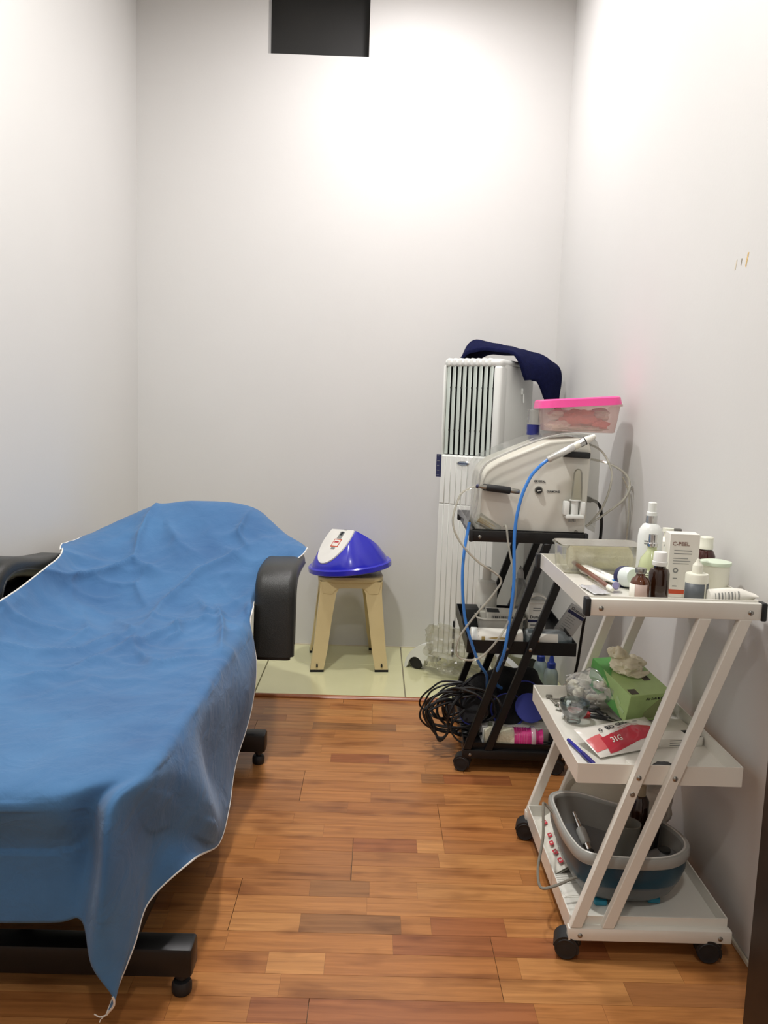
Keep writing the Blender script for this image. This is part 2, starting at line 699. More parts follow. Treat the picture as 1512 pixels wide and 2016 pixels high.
# ------------------------------------------------------------------ treatment bed
bed = thing('treatment_bed', 'black vinyl treatment bed with padded drop-front armrests under the blue sheet', 'treatment bed', (-.70, 2.1, 0))
X0 = -.70


def bp(name, bm, m, angle=38):
    bmesh.ops.translate(bm, vec=(.70, -2.1, 0), verts=bm.verts[:])
    return obj(name, bm, m, bed, angle)


bm = B()
prism(bm, [(x + X0, y + 2.05) for x, y in rrect(.58, 1.13, .07)], .10, T(0, 0, .375), .025, 3)
bp('seat_pad', bm, VINYL)
prof = rrect(.54, .07, .03, 4)
bm = B()
sweep(bm, [(X0, 2.62, .425), (X0, 2.8, .50), (X0, 3.0, .60), (X0, 3.12, .665), (X0, 3.2, .70)], prof, (1, 0, 0))
bp('backrest', bm, VINYL)
aprof = rrect(.135, .062, .026, 4)
for xc, dy in ((-.315, 0), (-1.105, -.36)):
    lz = 1 if dy else 0
    aprof = rrect(.135 - .017 * lz, .062, .026, 4)
    pth = spline([(xc, 2.80, .640), (xc, 2.6, .662), (xc, 2.42, .695), (xc, 2.335, .695), (xc, 2.288, .665), (xc, 2.270, .60), (xc, 2.25, .45)], 6) if lz else spline([(xc, 3.0 + dy, .632), (xc, 2.80 + dy, .640), (xc, 2.70 + dy, .632), (xc, 2.655 + dy, .60), (xc, 2.64 + dy, .53), (xc, 2.625 + dy, .37)], 6)
    bm = B()
    sweep(bm, pth, aprof, (1, 0, 0))
    bmesh.ops.bevel(bm, geom=[e for f in bm.faces if len(f.verts) > 4 for e in f.edges], offset=.012, segments=2, affect='EDGES')
    arm = bp('armrest', bm, VINYL)
    for s in (-1, 1):
        bm = B()
        tube(bm, [p + Vector((s * (.066 - .0085 * lz), 0, 0)) + (Vector((0, -.02, -.012)) if False else Vector((0, .008, -.008))) for p in pth[:-2]], .0035, 6, smooth=False)
        bmesh.ops.translate(bm, vec=(.70, -2.1, 0), verts=bm.verts[:])
        obj('piping', bm, VINYL, arm)
    bm = bx(xc - .035, xc + .035, 2.70 + dy + .06 * lz, 2.98 + dy, .57 + .035 * lz, .605 + .025 * lz, .006)
    bx(xc - .02, xc + .02, 2.86 + dy, 2.92 + dy, .36, .58, .004, bm=bm)
    bx(min(xc, X0 + .2 * (1 if xc > X0 else -1)), max(xc, X0 + .2 * (1 if xc > X0 else -1)), 2.865 + dy, 2.915 + dy, .33, .365, .004, bm=bm)
    bp('arm_support', bm, BMETAL)
for yc in (1.56, 2.655):
    bp('base_bar', bx(-1.06, -.338, yc - .03, yc + .03, .042, .105, .008), BMETAL)
    for xf in (-1.03, -.362):
        bm = B()
        lathe(bm, [(0, 0), (.018, 0), (.0205, .006), (.0205, .02), (.017, .027), (.008, .028), (.008, .032), (.013, .034), (.014, .043), (0, .043)], 20, T(xf, yc - .012, .001))
        bp('levelling_foot', bm, RUBBER)
for xr in (-.90, -.50):
    bp('base_rail', bx(xr - .025, xr + .025, 1.585, 2.63, .05, .10, .006), BMETAL)
for (ya, za), (yb, zb) in (((1.68, .1), (2.35, .34)), ((2.5, .1), (1.85, .34))):
    for xr in (-.86, -.54):
        m_, l_ = axis_m((xr, ya, za), (xr, yb, zb))
        bm = B()
        box(bm, (0, 0, l_ / 2), (.03, .045, l_), .006, M=m_)
        bp('lift_arm', bm, BMETAL)
bp('seat_frame', bx(-.94, -.46, 1.6, 2.62, .325, .374, .006), BMETAL)
bm = B()
cyl(bm, (X0, 1.60, .12), (X0 - .05, 1.9, .33), .022)
bp('lift_motor', bm, BMETAL)

# ------------------------------------------------------------------ blue sheet over the bed
CT = [
    [(-1.02, 3.33, .52), (-.95, 3.34, .55), (-.85, 3.345, .57), (-.70, 3.35, .58), (-.55, 3.345, .58), (-.46, 3.34, .56), (-.40, 3.33, .54), (-.34, 3.31, .52), (-.30, 3.28, .52)],
    [(-1.08, 3.16, .66), (-.96, 3.20, .745), (-.85, 3.23, .79), (-.70, 3.24, .812), (-.55, 3.24, .808), (-.455, 3.22, .785), (-.38, 3.17, .735), (-.31, 3.11, .69), (-.255, 3.06, .665)],
    [(-1.09, 2.86, .69), (-.98, 2.95, .685), (-.85, 3.00, .70), (-.70, 3.01, .71), (-.55, 3.0, .71), (-.46, 2.98, .70), (-.385, 2.95, .69), (-.31, 2.92, .683), (-.245, 2.90, .672)],
    [(-1.035, 2.68, .682), (-.98, 2.76, .635), (-.85, 2.79, .60), (-.70, 2.79, .60), (-.55, 2.79, .605), (-.47, 2.79, .60), (-.43, 2.79, .60), (-.39, 2.80, .595), (-.365, 2.79, .58)],
    [(-1.032, 2.52, .664), (-.97, 2.58, .59), (-.85, 2.61, .535), (-.70, 2.61, .53), (-.55, 2.61, .535), (-.46, 2.60, .53), (-.415, 2.60, .54), (-.392, 2.575, .548), (-.382, 2.55, .53)],
    [(-1.03, 2.36, .645), (-.97, 2.39, .575), (-.85, 2.40, .52), (-.70, 2.40, .515), (-.55, 2.40, .515), (-.455, 2.40, .515), (-.395, 2.41, .51), (-.36, 2.46, .47), (-.352, 2.49, .40)],
    [(-1.03, 2.18, .63), (-.97, 2.20, .565), (-.85, 2.20, .51), (-.70, 2.20, .505), (-.55, 2.20, .505), (-.455, 2.20, .505), (-.39, 2.21, .495), (-.352, 2.31, .38), (-.357, 2.43, .275)],
    [(-1.03, 2.00, .60), (-.97, 2.0, .545), (-.85, 2.0, .505), (-.70, 2.0, .50), (-.55, 2.0, .50), (-.455, 2.0, .50), (-.39, 2.02, .49), (-.372, 2.12, .34), (-.37, 2.26, .187)],
    [(-1.05, 1.80, .54), (-.98, 1.80, .52), (-.85, 1.8, .50), (-.70, 1.8, .495), (-.55, 1.8, .50), (-.455, 1.8, .50), (-.39, 1.82, .485), (-.385, 1.92, .31), (-.366, 2.09, .125)],
    [(-1.06, 1.62, .48), (-1.0, 1.62, .49), (-.85, 1.62, .495), (-.70, 1.62, .495), (-.55, 1.62, .498), (-.455, 1.63, .50), (-.392, 1.65, .48), (-.345, 1.77, .28), (-.37, 1.97, .086)],
    [(-1.06, 1.49, .47), (-1.0, 1.48, .48), (-.85, 1.475, .49), (-.70, 1.47, .492), (-.55, 1.47, .497), (-.46, 1.475, .50), (-.402, 1.51, .48), (-.410, 1.60, .31), (-.362, 1.66, .226)],
    [(-1.06, 1.43, .43), (-1.0, 1.42, .445), (-.85, 1.415, .455), (-.70, 1.41, .46), (-.56, 1.41, .465), (-.50, 1.445, .455), (-.448, 1.40, .475), (-.430, 1.53, .30), (-.425, 1.54, .205)],
    [(-1.06, 1.47, .33), (-1.0, 1.455, .34), (-.85, 1.458, .345), (-.70, 1.455, .35), (-.565, 1.45, .355), (-.508, 1.458, .35), (-.460, 1.365, .34), (-.432, 1.46, .24), (-.437, 1.465, .155)],
    [(-1.06, 1.46, .21), (-1.0, 1.465, .215), (-.85, 1.47, .205), (-.70, 1.455, .208), (-.575, 1.45, .215), (-.525, 1.44, .225), (-.490, 1.385, .175), (-.452, 1.395, .10), (-.472, 1.415, .052)],
]
NU, NV = 190, 280
G = net(CT, NU, NV)


def seg_d(p, a, b):
    ab = b - a
    t = max(0, min(1, (p - a).dot(ab) / max(ab.dot(ab), 1e-9)))
    return (p - a - ab * t).length, t


RIDGES = [([(-1.082, 2.345), (-.986, 2.647), (-.85, 2.86), (-.724, 2.80)], .020, .030),
          ([(-.677, 2.23), (-.681, 2.62), (-.601, 2.80), (-.45, 2.95)], .018, .032),
          ([(-.714, 2.14), (-.635, 2.315), (-.552, 2.442), (-.463, 2.531)], .016, .026),
          ([(-.893, 1.927), (-.772, 2.019), (-.68, 2.257)], .013, .03),
          ([(-.68, 2.257), (-.562, 2.093), (-.451, 2.179)], .014, .022),
          ([(-1.02, 2.05), (-.8, 2.2), (-.7, 2.4)], .012, .03),
          ([(-.95, 2.70), (-.80, 2.74), (-.72, 2.60)], .012, .02),
          ([(-.58, 2.68), (-.52, 2.56), (-.43, 2.52)], .013, .018),
          ([(-.50, 2.62), (-.44, 2.40), (-.41, 2.2)], .016, .020),
          ([(-.85, 3.22), (-.86, 3.0), (-.84, 2.86)], .020, .022),
          ([(-.80, 3.12), (-.70, 2.95), (-.60, 2.88)], .010, .03),
          ([(-.48, 3.16), (-.50, 3.02), (-.44, 2.92)], .014, .022),
          ([(-.62, 2.50), (-.56, 2.36), (-.60, 2.28)], .012, .016),
          ([(-.78, 2.48), (-.70, 2.36), (-.74, 2.26)], .010, .018),
          ([(-.9, 2.5), (-.83, 2.36), (-.86, 2.2)], .010, .022)]
RIDGES = [([Vector(q) for q in p], a, w) for p, a, w in RIDGES]


def nrm_of(G, j, i):
    a = G[j][min(i + 1, NU - 1)] - G[j][max(i - 1, 0)]
    b = G[min(j + 1, NV - 1)][i] - G[max(j - 1, 0)][i]
    n = b.cross(a)
    return n.normalized() if n.length > 1e-9 else Vector((0, 0, 1))


G2 = []
for j in range(NV):
    row = []
    for i in range(NU):
        p = G[j][i]
        n = nrm_of(G, j, i)
        if n.z < -.2:
            n = -n
        d = 0
        q = Vector((p.x, p.y))
        top = max(0, min(1, (p.z - .42) / .06))
        if top > 0:
            for pts, a, w in RIDGES:
                best = 9
                for s in range(len(pts) - 1):
                    dd, tt = seg_d(q, pts[s], pts[s + 1])
                    u = (s + tt) / (len(pts) - 1)
                    e = dd / w
                    if e < best:
                        best, uu = e, u
                if best < 2.5:
                    d += a * (1.25 * math.exp(-best * 1.5) if best < 1.2 else a * 0 + .165 * math.exp(-(best - 1.2) * 1.8) * 1.25) * math.sin(math.pi * min(1, max(0, .08 + uu * .84))) * top * 1.35
        x_ = Vector((p.x * 5 + p.y * 2, p.y * 5 - p.x * 3, p.z * 4))
        amp = .010 if p.y > 1.9 else .005
        w_ = noise.fractal(x_, 1, 2, 3)
        d += amp * (1 - abs(w_) * 2.2) * .6 * top * max(0, min(1, (n.z - .3) / .4)) * (1 if p.y < 3.05 else .3)
        for fr_, am_, an_ in ((2.6, .013, .55), (4.4, .0105, -.30), (6.5, .006, .95)):
            ca, sa = math.cos(an_), math.sin(an_)
            q_ = Vector(((p.x * ca + p.y * sa) * fr_ * .55, (p.y * ca - p.x * sa) * fr_ * 1.5, p.z * fr_ * .6))
            wv = noise.noise(q_ + Vector((0, 0, fr_)))
            msk = (.15 + .85 * max(0, min(1, (p.y - 1.75) / .5))) * max(.15, min(1, (3.15 - p.y) / .25)) * max(0, min(1, .5 + 1.6 * noise.noise(Vector((p.x * 4, p.y * 4, fr_)))))
            d += am_ * (max(0, 1 - abs(wv) * 4.2) ** 1.6 - .12) * msk * (.06 + .94 * top * max(0, min(1, (n.z - .3) / .4)))
        if top <= 0 or n.z < .5:
            d += .005 * noise.noise(Vector((p.x * 6, p.y * 6, p.z * 2)))
        row.append(p + n * max(d, -.004))
    G2.append(row)
sh = thing('bed_sheet', 'crumpled blue cotton sheet with white stitched edge draped over the treatment bed', 'sheet', (-.70, 2.1, 0))
off = Vector((.70, -2.1, 0))
bm = B()
gridmesh(bm, [[p + off for p in r] for r in G2])
solid(obj('cloth', bm, SHEET, sh, angle=180), .0016, 0)
HEM = mat('white_thread', 'e9e6df', .8)
edge = [G2[j][NU - 1] for j in range(NV)]
bm = B()
tube(bm, [p + off for p in edge], .0024, 6, smooth=False)
e2 = [G2[j][0] for j in range(NV)]
tube(bm, [p + off for p in e2], .0024, 6, smooth=False)
e3 = [G2[NV - 1][i] for i in range(int(NU * .86), NU)]
tube(bm, [p + off for p in e3], .0022, 6, smooth=False)
t0 = edge[-1] + off
tube(bm, [t0, t0 + Vector((-.012, -.002, -.003)), t0 + Vector((-.022, -.004, .004))], .0012, 5)
tube(bm, [t0, t0 + Vector((-.010, 0, -.008)), t0 + Vector((-.013, -.002, -.014))], .0010, 5)
obj('stitched_hem', bm, HEM, sh)

# ------------------------------------------------------------------ stool and bin lid
stl = thing('plastic_stool', 'beige plastic stool with splayed legs carrying the blue bin lid', 'stool', (-.103, 3.805, 0), 5)
bm = B()
prism(bm, rrect(.30, .30, .06), .022, T(0, 0, .412), .008, 2)
obj('seat', bm, BEIGE, stl)
TOPH, BOTH = .135, .178
for sx in (-1, 1):
    for sy in (-1, 1):
        rings = []
        for z, hx, a, th in ((.012, BOTH, .060, .010), (.10, .166, .064, .010), (.25, .152, .068, .010), (.36, .142, .075, .010), (.415, TOPH + .005, .10, .010)):
            L = [(0, 0), (-a, 0), (-a, -th), (-th, -th), (-th, -a), (0, -a)]
            rings.append([Vector((sx * (hx + u), sy * (hx + v), z)) for u, v in L])
        bm = B()
        loft(bm, rings)
        lg = obj('leg', bm, BEIGE, stl)
        L = [(0.001, 0.001), (-.061, 0.001), (-.061, -.012), (-.012, -.012), (-.012, -.061), (0.001, -.061)]
        bm = B()
        prism(bm, [(sx * (BOTH + u), sy * (BOTH + v)) for u, v in L], .011, T(0, 0, .0015))
        obj('rubber_tip', bm, RUBBER, lg)
        bm = B()
        prism(bm, [(-.004, 0), (.004, 0), (.004, .013), (0, .019), (-.004, .013)], .002, frame((sx * (BOTH - .03), sy * (BOTH - .0015) + (-.0016 if sy < 0 else 0), .024), (1, 0, 0), (0, 0, 1)))
        obj('slot', bm, DARK, lg)
for k in range(4):
    A_ = []
    n = 16
    for i in range(n + 1):
        x = -.085 + .17 * i / n
        A_.append((x, .385 - .028 * (abs(x) / .085) ** 6))
    pl_ = A_ + [(.125, .36), (.138, .415), (-.138, .415), (-.125, .36)]
    bm = B()
    prism(bm, pl_, .011, R(90 * k, 'Z') @ frame((0, -.133, 0), (1, 0, 0), (0, 0, 1)))
    obj('apron', bm, BEIGE, stl)

lid = thing('bin_lid', 'glossy blue swing bin lid with white flap leaning on the beige stool', 'bin lid', (-.103, 3.80, .468))
lid.matrix_world = T(-.103, 3.80, .468) @ R(-6.5, 'Y') @ R(44, 'Z')
bm = B()
lathe(bm, [(.150, .006), (.168, .012), (.190, .014), (.1965, .008), (.1965, -.012), (.190, -.016), (.186, -.012), (.186, .002), (.150, .002)], 56)
obj('rim', bm, BLUEP, lid)
bm = B()
lathe(bm, [(.178, .008), (.176, .025), (.085, .17), (0, .17)], 64)
for nx, px in ((-1, -.176), (1, .176)):
    ridge_x = -.030 if nx < 0 else -.005
    no = Vector((.132, 0, abs(px - ridge_x))).normalized() if nx > 0 else Vector((-.132, 0, abs(px - ridge_x))).normalized()
    g = bmesh.ops.bisect_plane(bm, geom=bm.verts[:] + bm.edges[:] + bm.faces[:], plane_co=(px, 0, .026), plane_no=no, clear_outer=True)
    ed = [e for e in g['geom_cut'] if isinstance(e, bmesh.types.BMEdge)]
    fl = bmesh.ops.contextual_create(bm, geom=ed)
    if nx < 0 and fl['faces']:
        fc = fl['faces'][0]
        flap_pts = [v.co.copy() for v in fc.verts]
        flap_n = no.copy()
obj('hood', bm, BLUEP, lid)
cen = sum(flap_pts, Vector()) / len(flap_pts)
bm = B()
lo = [bm.verts.new(cen + (p - cen) * .93 + flap_n * .001) for p in flap_pts]
hi = [bm.verts.new(cen + (p - cen) * .92 + flap_n * .007) for p in flap_pts]
bm.faces.new(lo)
bm.faces.new(hi)
for i in range(len(lo)):
    j = (i + 1) % len(lo)
    bm.faces.new((lo[i], lo[j], hi[j], hi[i]))
flap = obj('flap', bm, mat('white_gloss', 'f1efe8', .25), lid)
fx = Vector((0, -1, 0))
fy = flap_n.cross(fx) * -1
fy = Vector((abs(fy.x), fy.y, abs(fy.z)))
MF = frame(cen + flap_n * .0074 + Vector((0, -.012, 0)), fx, fy)
for c, s, m_ in (((-.0, -.025), (.05, .045), ORANGE), ((0, -.025), (.04, .035), PAPER), ((0, .02), (.03, .04), GREYINK), ((0, .03), (.016, .022), INK), ((0, -.056), (.026, .012), GREYINK), ((.0, -.02), (.03, .008), RED), ((0, -.032), (.03, .006), ORANGE), ((.01, .052), (.02, .005), GREYINK)):
    bm = B()
    box(bm, (c[0], c[1], .0003), (s[0], s[1], .0005 + .0002 * (m_ is PAPER) + .0004 * (m_ in (RED, INK))), M=MF)
    obj('sticker_print', bm, m_, flap, flat=True)


# ------------------------------------------------------------------ tower air cooler
cool = thing('air_cooler', 'tall white tower air cooler with vertical louvre grille on castor feet', 'air cooler', (.507, 3.734, 0), -30)
W, D, H = .135, .21, 1.43
bm = bx(-W, W, -D + .004, D, .085, 1.012, .012)
bx(-W, W, -D + .05, D, 1.0, H - .012, .016, 3, bm=bm)
bx(-W, -W + .010, -D + .004, -D + .08, 1.0, H - .03, .004, bm=bm)
bx(W - .036, W, -D + .004, -D + .08, 1.0, H - .03, .012, 3, bm=bm)
bx(-W, W, -D + .006, D - .01, H - .035, H, .017, 4, bm=bm)
body = obj('body', bm, WPLAST, cool)
obj('grille_back', bx(-W + .008, W - .034, -D + .046, -D + .0495, 1.01, H - .03), DARK, cool)
for i in range(9):
    x = -W + .022 + i * .0248
    bm = B()
    box(bm, (0, 0, 0), (.0215, .0035, .382), .0012, 1, M=T(x, -D + .016, 1.206) @ R(-24, 'Z'))
    lv = obj('louvre', bm, GPLAST, cool)
    for z in (1.12, 1.305):
        bm = B()
        box(bm, (x + .012, -D + .012, z), (.004, .006, .007))
        obj('louvre_clip', bm, DARK, lv)
for z0, z1 in ((.115, .792), (.797, 1.006)):
    bm = B()
    for i in range(9):
        x = -W + .017 + i * .0265
        bx(x - .0117, x + .0117, -D - .001, -D + .006, z0, z1, .0016, 1, bm=bm)
    obj('ribbed_panel', bm, WPLAST, cool)
bm = B()
for i in range(8):
    x = -W + .022 + i * .027
    bx(x - .011, x + .011, -D + .003, -D + .10, H - .034, H + .002, .012, 3, bm=bm)
obj('top_ribs', bm, WPLAST, cool)
bm = B()
lathe(bm, [(0, 0), (1, 0), (1, .4), (.9, .75), (0, .8)], 28, frame((-.02, -D - .0012, .978), (1, 0, 0), (0, 0, 1)) @ Matrix.Diagonal((.030, .0105, .004, 1)))
badge = obj('badge', bm, CHROME, cool)
bm = B()
lathe(bm, [(0, 0), (1, 0), (1, .3), (0, .3)], 28, frame((-.02, -D - .0043, .978), (1, 0, 0), (0, 0, 1)) @ Matrix.Diagonal((.024, .0078, .002, 1)))
obj('badge_plate', bm, mat('badge_blue', '8d9aa8', .3), badge)
text('Symphony', .0105, FRONT(-.02, -D - .0052, .978), NAVYINK, badge, bold=.0002)
st = obj('side_sticker', bx(-W - .014, -W + .010, -D - .0028, -D - .001, .912, 1.012), NAVYINK, cool)
bm = B()
lines(bm, FRONT(-W - .002, -D - .0030, .962), 5, -.008, .006, .042, .021, .0022, 3)
obj('sticker_print', bm, GREYINK, st)
for z0, z1 in ((.19, .273), (.105, .172)):
    bm = B()
    prism(bm, rrect(.009, z1 - z0, .0044), .002, FRONT(-.030, -D - .001, (z0 + z1) / 2))
    obj('level_window', bm, DARK, cool)
for sx in (-1, 1):
    for sy in (-1, 1):
        n = 10
        out_ = [(.155 * math.sin(math.radians(90 * i / n)), .135 * math.cos(math.radians(90 * i / n))) for i in range(n + 1)]
        inn = [(.098 + .040 * math.cos(math.radians(a)), .006 + .052 * math.sin(math.radians(a))) for a in range(10, 171, 16)]
        poly = [(-.01, .135)] + out_ + [(.146, .0)] + inn[::1] + [(.05, .05), (-.01, .05)]
        bm = B()
        yw = .052
        prism(bm, [(sx * x, z) for x, z in poly], yw, frame((sx * W, sy * (D - .06) + yw / 2, .003), (1, 0, 0), (0, 0, 1)))
        ft = obj('castor_foot', bm, WPLAST, cool)
        bm = B()
        xc, yc = sx * (W + .098), sy * (D - .06)
        cyl(bm, (xc, yc - .02, .037), (xc, yc + .02, .037), .036, n=28, bev=.005)
        obj('wheel', bm, RUBBER, ft)
bm = B()
box(bm, (W + .004, .05, 1.30), (.012, .02, .03), .004)
cyl(bm, (W + .01, .05, 1.29), (W + .012, .05, 1.25), .003)
obj('cord_hook', bm, WPLAST, cool)

# crumpled clear bag round the foot of the cooler
bm = B()
bmesh.ops.create_icosphere(bm, subdivisions=5, radius=1)
for v in bm.verts:
    d = v.co.copy()
    e = max(abs(d.x), abs(d.y), abs(d.z))
    c = d / e
    k = noise.fractal(d * 3.2, 1, 2, 5)
    kk = abs(noise.noise(d * 5.5))
    rr = c.lerp(d, .45)
    v.co = Vector((rr.x * .165, rr.y * .06 - .195, .135 + rr.z * .115)) + d * (.03 * k - .03 * kk)
    if v.co.z < .03:
        v.co.z = .03 + .2 * (v.co.z - .03)
pb = obj('plastic_bag', bm, clear('bag_wrap', 'f6f6f2', .16, 'e8e6dc', .2, .1, .3))
pb.location = (.507, 3.734, 0)
pb.rotation_euler = (0, 0, math.radians(-30))
tag(pb, 'crumpled clear plastic bag wrapped round the foot of the air cooler', 'plastic bag')

# navy towel
TW = [[(.372, 3.70, 1.436), (.405, 3.68, 1.468), (.50, 3.645, 1.475), (.575, 3.59, 1.462), (.605, 3.565, 1.42), (.632, 3.575, 1.362), (.64, 3.58, 1.345)],
      [(.385, 3.78, 1.438), (.42, 3.77, 1.515), (.52, 3.745, 1.505), (.63, 3.68, 1.475), (.685, 3.64, 1.425), (.702, 3.635, 1.36), (.70, 3.64, 1.345)],
      [(.43, 3.88, 1.438), (.47, 3.87, 1.51), (.56, 3.85, 1.50), (.68, 3.78, 1.48), (.755, 3.72, 1.44), (.775, 3.70, 1.36), (.768, 3.71, 1.25)],
      [(.46, 3.95, 1.436), (.51, 3.95, 1.47), (.6, 3.93, 1.48), (.72, 3.86, 1.47), (.81, 3.78, 1.425), (.832, 3.77, 1.36), (.825, 3.78, 1.23)]]
g = net(TW, 46, 30)
g = [[p + Vector((0, 0, .008 * noise.noise(p * 14))) + Vector((.006 * noise.noise(p * 11 + Vector((5, 0, 0))), 0, 0)) for p in r] for r in g]
bm = B()
gridmesh(bm, g)
tw = solid(obj('towel', bm, NAVY, angle=180), .014, 0)
tag(tw, 'navy blue terry towel thrown over the top of the air cooler', 'towel')


# ------------------------------------------------------------------ trolleys
def trolley(label, loc, rz, fm, tm, capm, mid_lip):
    t = thing('trolley', label, 'trolley', loc, rz)
    hx, hy = .18, .265
    for z0, z1, surf in ((.052, .098, .066), (.408, .452, .416), (.785, .824, .797)):
        e = 0 if z0 > .3 else .004
        bm = bx(-hx + e, hx - e, -hy + .012, hy - .012, surf - .004, surf)
        for s in (-1, 1):
            bx(s * (hx - e) - .0015, s * (hx - e) + .0015, -hy + .012, hy - .012, z0, z1, bm=bm)
            y = s * (hy - .0115)
            bx(-hx + e, hx - e, y - .0015, y + .0015, z0, z1, bm=bm)
        obj('tray', bm, tm, t, flat=True)
    for s in (-1, 1):
        yb = s * (hy - .002)
        for zc, hh in ((.063, .030), (.803, .036)):
            bar = obj('bar', bx(-hx - .002, hx + .002, yb - .009, yb + .0105, zc - hh / 2, zc + hh / 2, .0025, 2), fm, t)
            if zc > .5:
                for sx in (-1, 1):
                    obj('end_cap', bx(sx * (hx + .006) - .006, sx * (hx + .006) + .006, yb - .0125, yb + .0125, zc - hh / 2 - .0015, zc + hh / 2 + .0015, .003, 2), capm, bar)
            for sx in (-1, 1):
                bm = B()
                lathe(bm, [(0, .0035), (.003, .003), (.0055, .0008), (.0055, 0), (0, 0)], 14, frame((sx * (hx - .022 if zc > .5 else hx - .024), yb + s * (.0107 if s > 0 else .0092), zc - .002), (s * -1, 0, 0), (0, 0, 1)))
                obj('screw', bm, STEEL, bar)
        for (xa, xb) in ((-.166, .064), (-.095, .150)):
            ya = s * (hy - .002)
            za, zb = .078, .786
            bm = B()
            w2 = .0135
            dy = .009
            rings = [[Vector((x + u, ya + v, z)) for u, v in ((-w2, -dy), (w2, -dy), (w2, dy), (-w2, dy))] for x, z in ((xa, za), (xb, zb))]
            loft(bm, rings)
            bmesh.ops.bevel(bm, geom=bm.edges[:], offset=.0018, segments=1, affect='EDGES')
            lg = obj('leg', bm, fm, t)
            f_ = (.43 - za) / (zb - za)
            bm = B()
            lathe(bm, [(0, .0035), (.003, .003), (.0058, .0008), (.0058, 0), (0, 0)], 14, frame((xa + (xb - xa) * f_, ya + s * .0092, .43), (-s, 0, 0), (0, 0, 1)))
            obj('screw', bm, STEEL, lg)
            if xa < -.12 and s < 0:
                f_ = (.392 - za) / (zb - za)
                bm = B()
                lathe(bm, [(.002, .0018), (.005, .0018), (.0058, 0), (.002, 0)], 14, frame((xa + (xb - xa) * f_ + .001, ya - .0092, .392), (1, 0, 0), (0, 0, 1)))
                obj('open_screw_hole', bm, STEEL, lg)
    for sx in (-1, 1):
        for sy in (-1, 1):
            cx, cy = sx * (hx - .022), sy * (hy - .012)
            a = -14 if sx < 0 else -8
            M_ = T(cx, cy, 0) @ R(a, 'Z')
            bm = B()
            cyl(bm, M_ @ Vector((0, 0, .040)), M_ @ Vector((0, 0, .0525)), .0075)
            cs = obj('castor', bm, WMETAL if fm is WMETAL else STEEL, t)
            bm = B()
            arc = [(-.022 + .0285 * math.cos(math.radians(q)), .0265 + .0285 * math.sin(math.radians(q))) for q in range(-25, 181, 15)]
            arc2 = [(-.022 + .023 * math.cos(math.radians(q)), .0265 + .023 * math.sin(math.radians(q))) for q in range(180, -26, -15)]
            prism(bm, arc + arc2, .046, M_ @ frame((0, .023, 0), (1, 0, 0), (0, 0, 1)))
            cyl(bm, M_ @ Vector((-.002, 0, .030)), M_ @ Vector((-.002, 0, .0495)), .012)
            obj('hood', bm, RUBBER, cs)
            for q in (-1, 1):
                bm = B()
                lathe(bm, [(0, 0), (.010, 0), (.017, .0015), (.022, 0), (.025, .003), (.0255, .008), (.0255, .014), (.024, .017), (0, .017)], 28,
                      M_ @ frame((-.022, q * .0245, .0262), (q * -1, 0, 0), (0, 0, 1)) @ Matrix.Diagonal((1, 1, -1, 1)))
                obj('wheel', bm, RUBBER, cs)
    return t


wt = trolley('white metal three-shelf trolley with slanted legs holding bottles, gloves and a foot bath', (.642, 1.945, 0), 0, WMETAL, WMETAL, RUBBER, True)
bt = trolley('black metal three-shelf trolley with slanted legs carrying the skin machine', (.512, 2.885, 0), -1.5, BMETAL, BMETAL, RUBBER, True)
ZT, ZM, ZB = .7972, .4162, .0662

# ------------------------------------------------------------------ skin machine on the black trolley
mc = thing('skin_machine', 'white abrasion skin machine under clear plastic cover on the black trolley', 'machine', (.52, 2.80, .7985), -1.5)
MBODY = mat('machine_body', 'dedbd0', .35, var=.02)
PNL = [(-.172, .012), (-.170, .175), (-.158, .215), (-.118, .248), (.045, .318), (.150, .330), (.172, .318), (.182, .292), (.176, .012)]
bm = B()
prism(bm, PNL, .33, frame((0, .17, 0), (1, 0, 0), (0, 0, 1)), .010, 3)
obj('housing', bm, MBODY, mc)
FY = -.1612
for sx in (-.13, .13):
    for sy in (-.12, .12):
        bm = B()
        cyl(bm, (sx, sy, .0002), (sx, sy, .013), .014)
        obj('foot', bm, RUBBER, mc)
# selector knob and print
bm = B()
lathe(bm, [(0, .004), (.0125, .004), (.0135, .002), (.0135, 0), (0, 0)], 28, FRONT(.018, FY, .158))
kb = obj('knob_ring', bm, STEEL, mc)
bm = B()
lathe(bm, [(0, .014), (.008, .014), (.0095, .012), (.0105, .004), (0, .004)], 24, FRONT(.018, FY, .158))
obj('knob', bm, RUBBER, kb)
bm = B()
box(bm, (0, 0, .0146), (.013, .0022, .0012), M=FRONT(.018, FY, .158) @ R(12, 'Z'))
obj('pointer', bm, PAPER, kb)
text('CRYSTAL', .0092, FRONT(.020, FY - .0006, .187), INK, mc, bold=.0002)
text('DIAMOND', .0092, FRONT(.066, FY - .0006, .155), INK, mc, bold=.0002)
# foam cradles
for (x0, z0, x1, z1, a) in ((-.165, .148, -.09, .172, -6), (.085, .266, .172, .290, -2)):
    bm = B()
    cx, cz = (x0 + x1) / 2, (z0 + z1) / 2
    box(bm, (0, 0, 0), (x1 - x0, .03, .020), .004, M=T(cx, FY - .0155, cz) @ R(a, 'Y').inverted())
    obj('cradle', bm, RUBBER, mc)
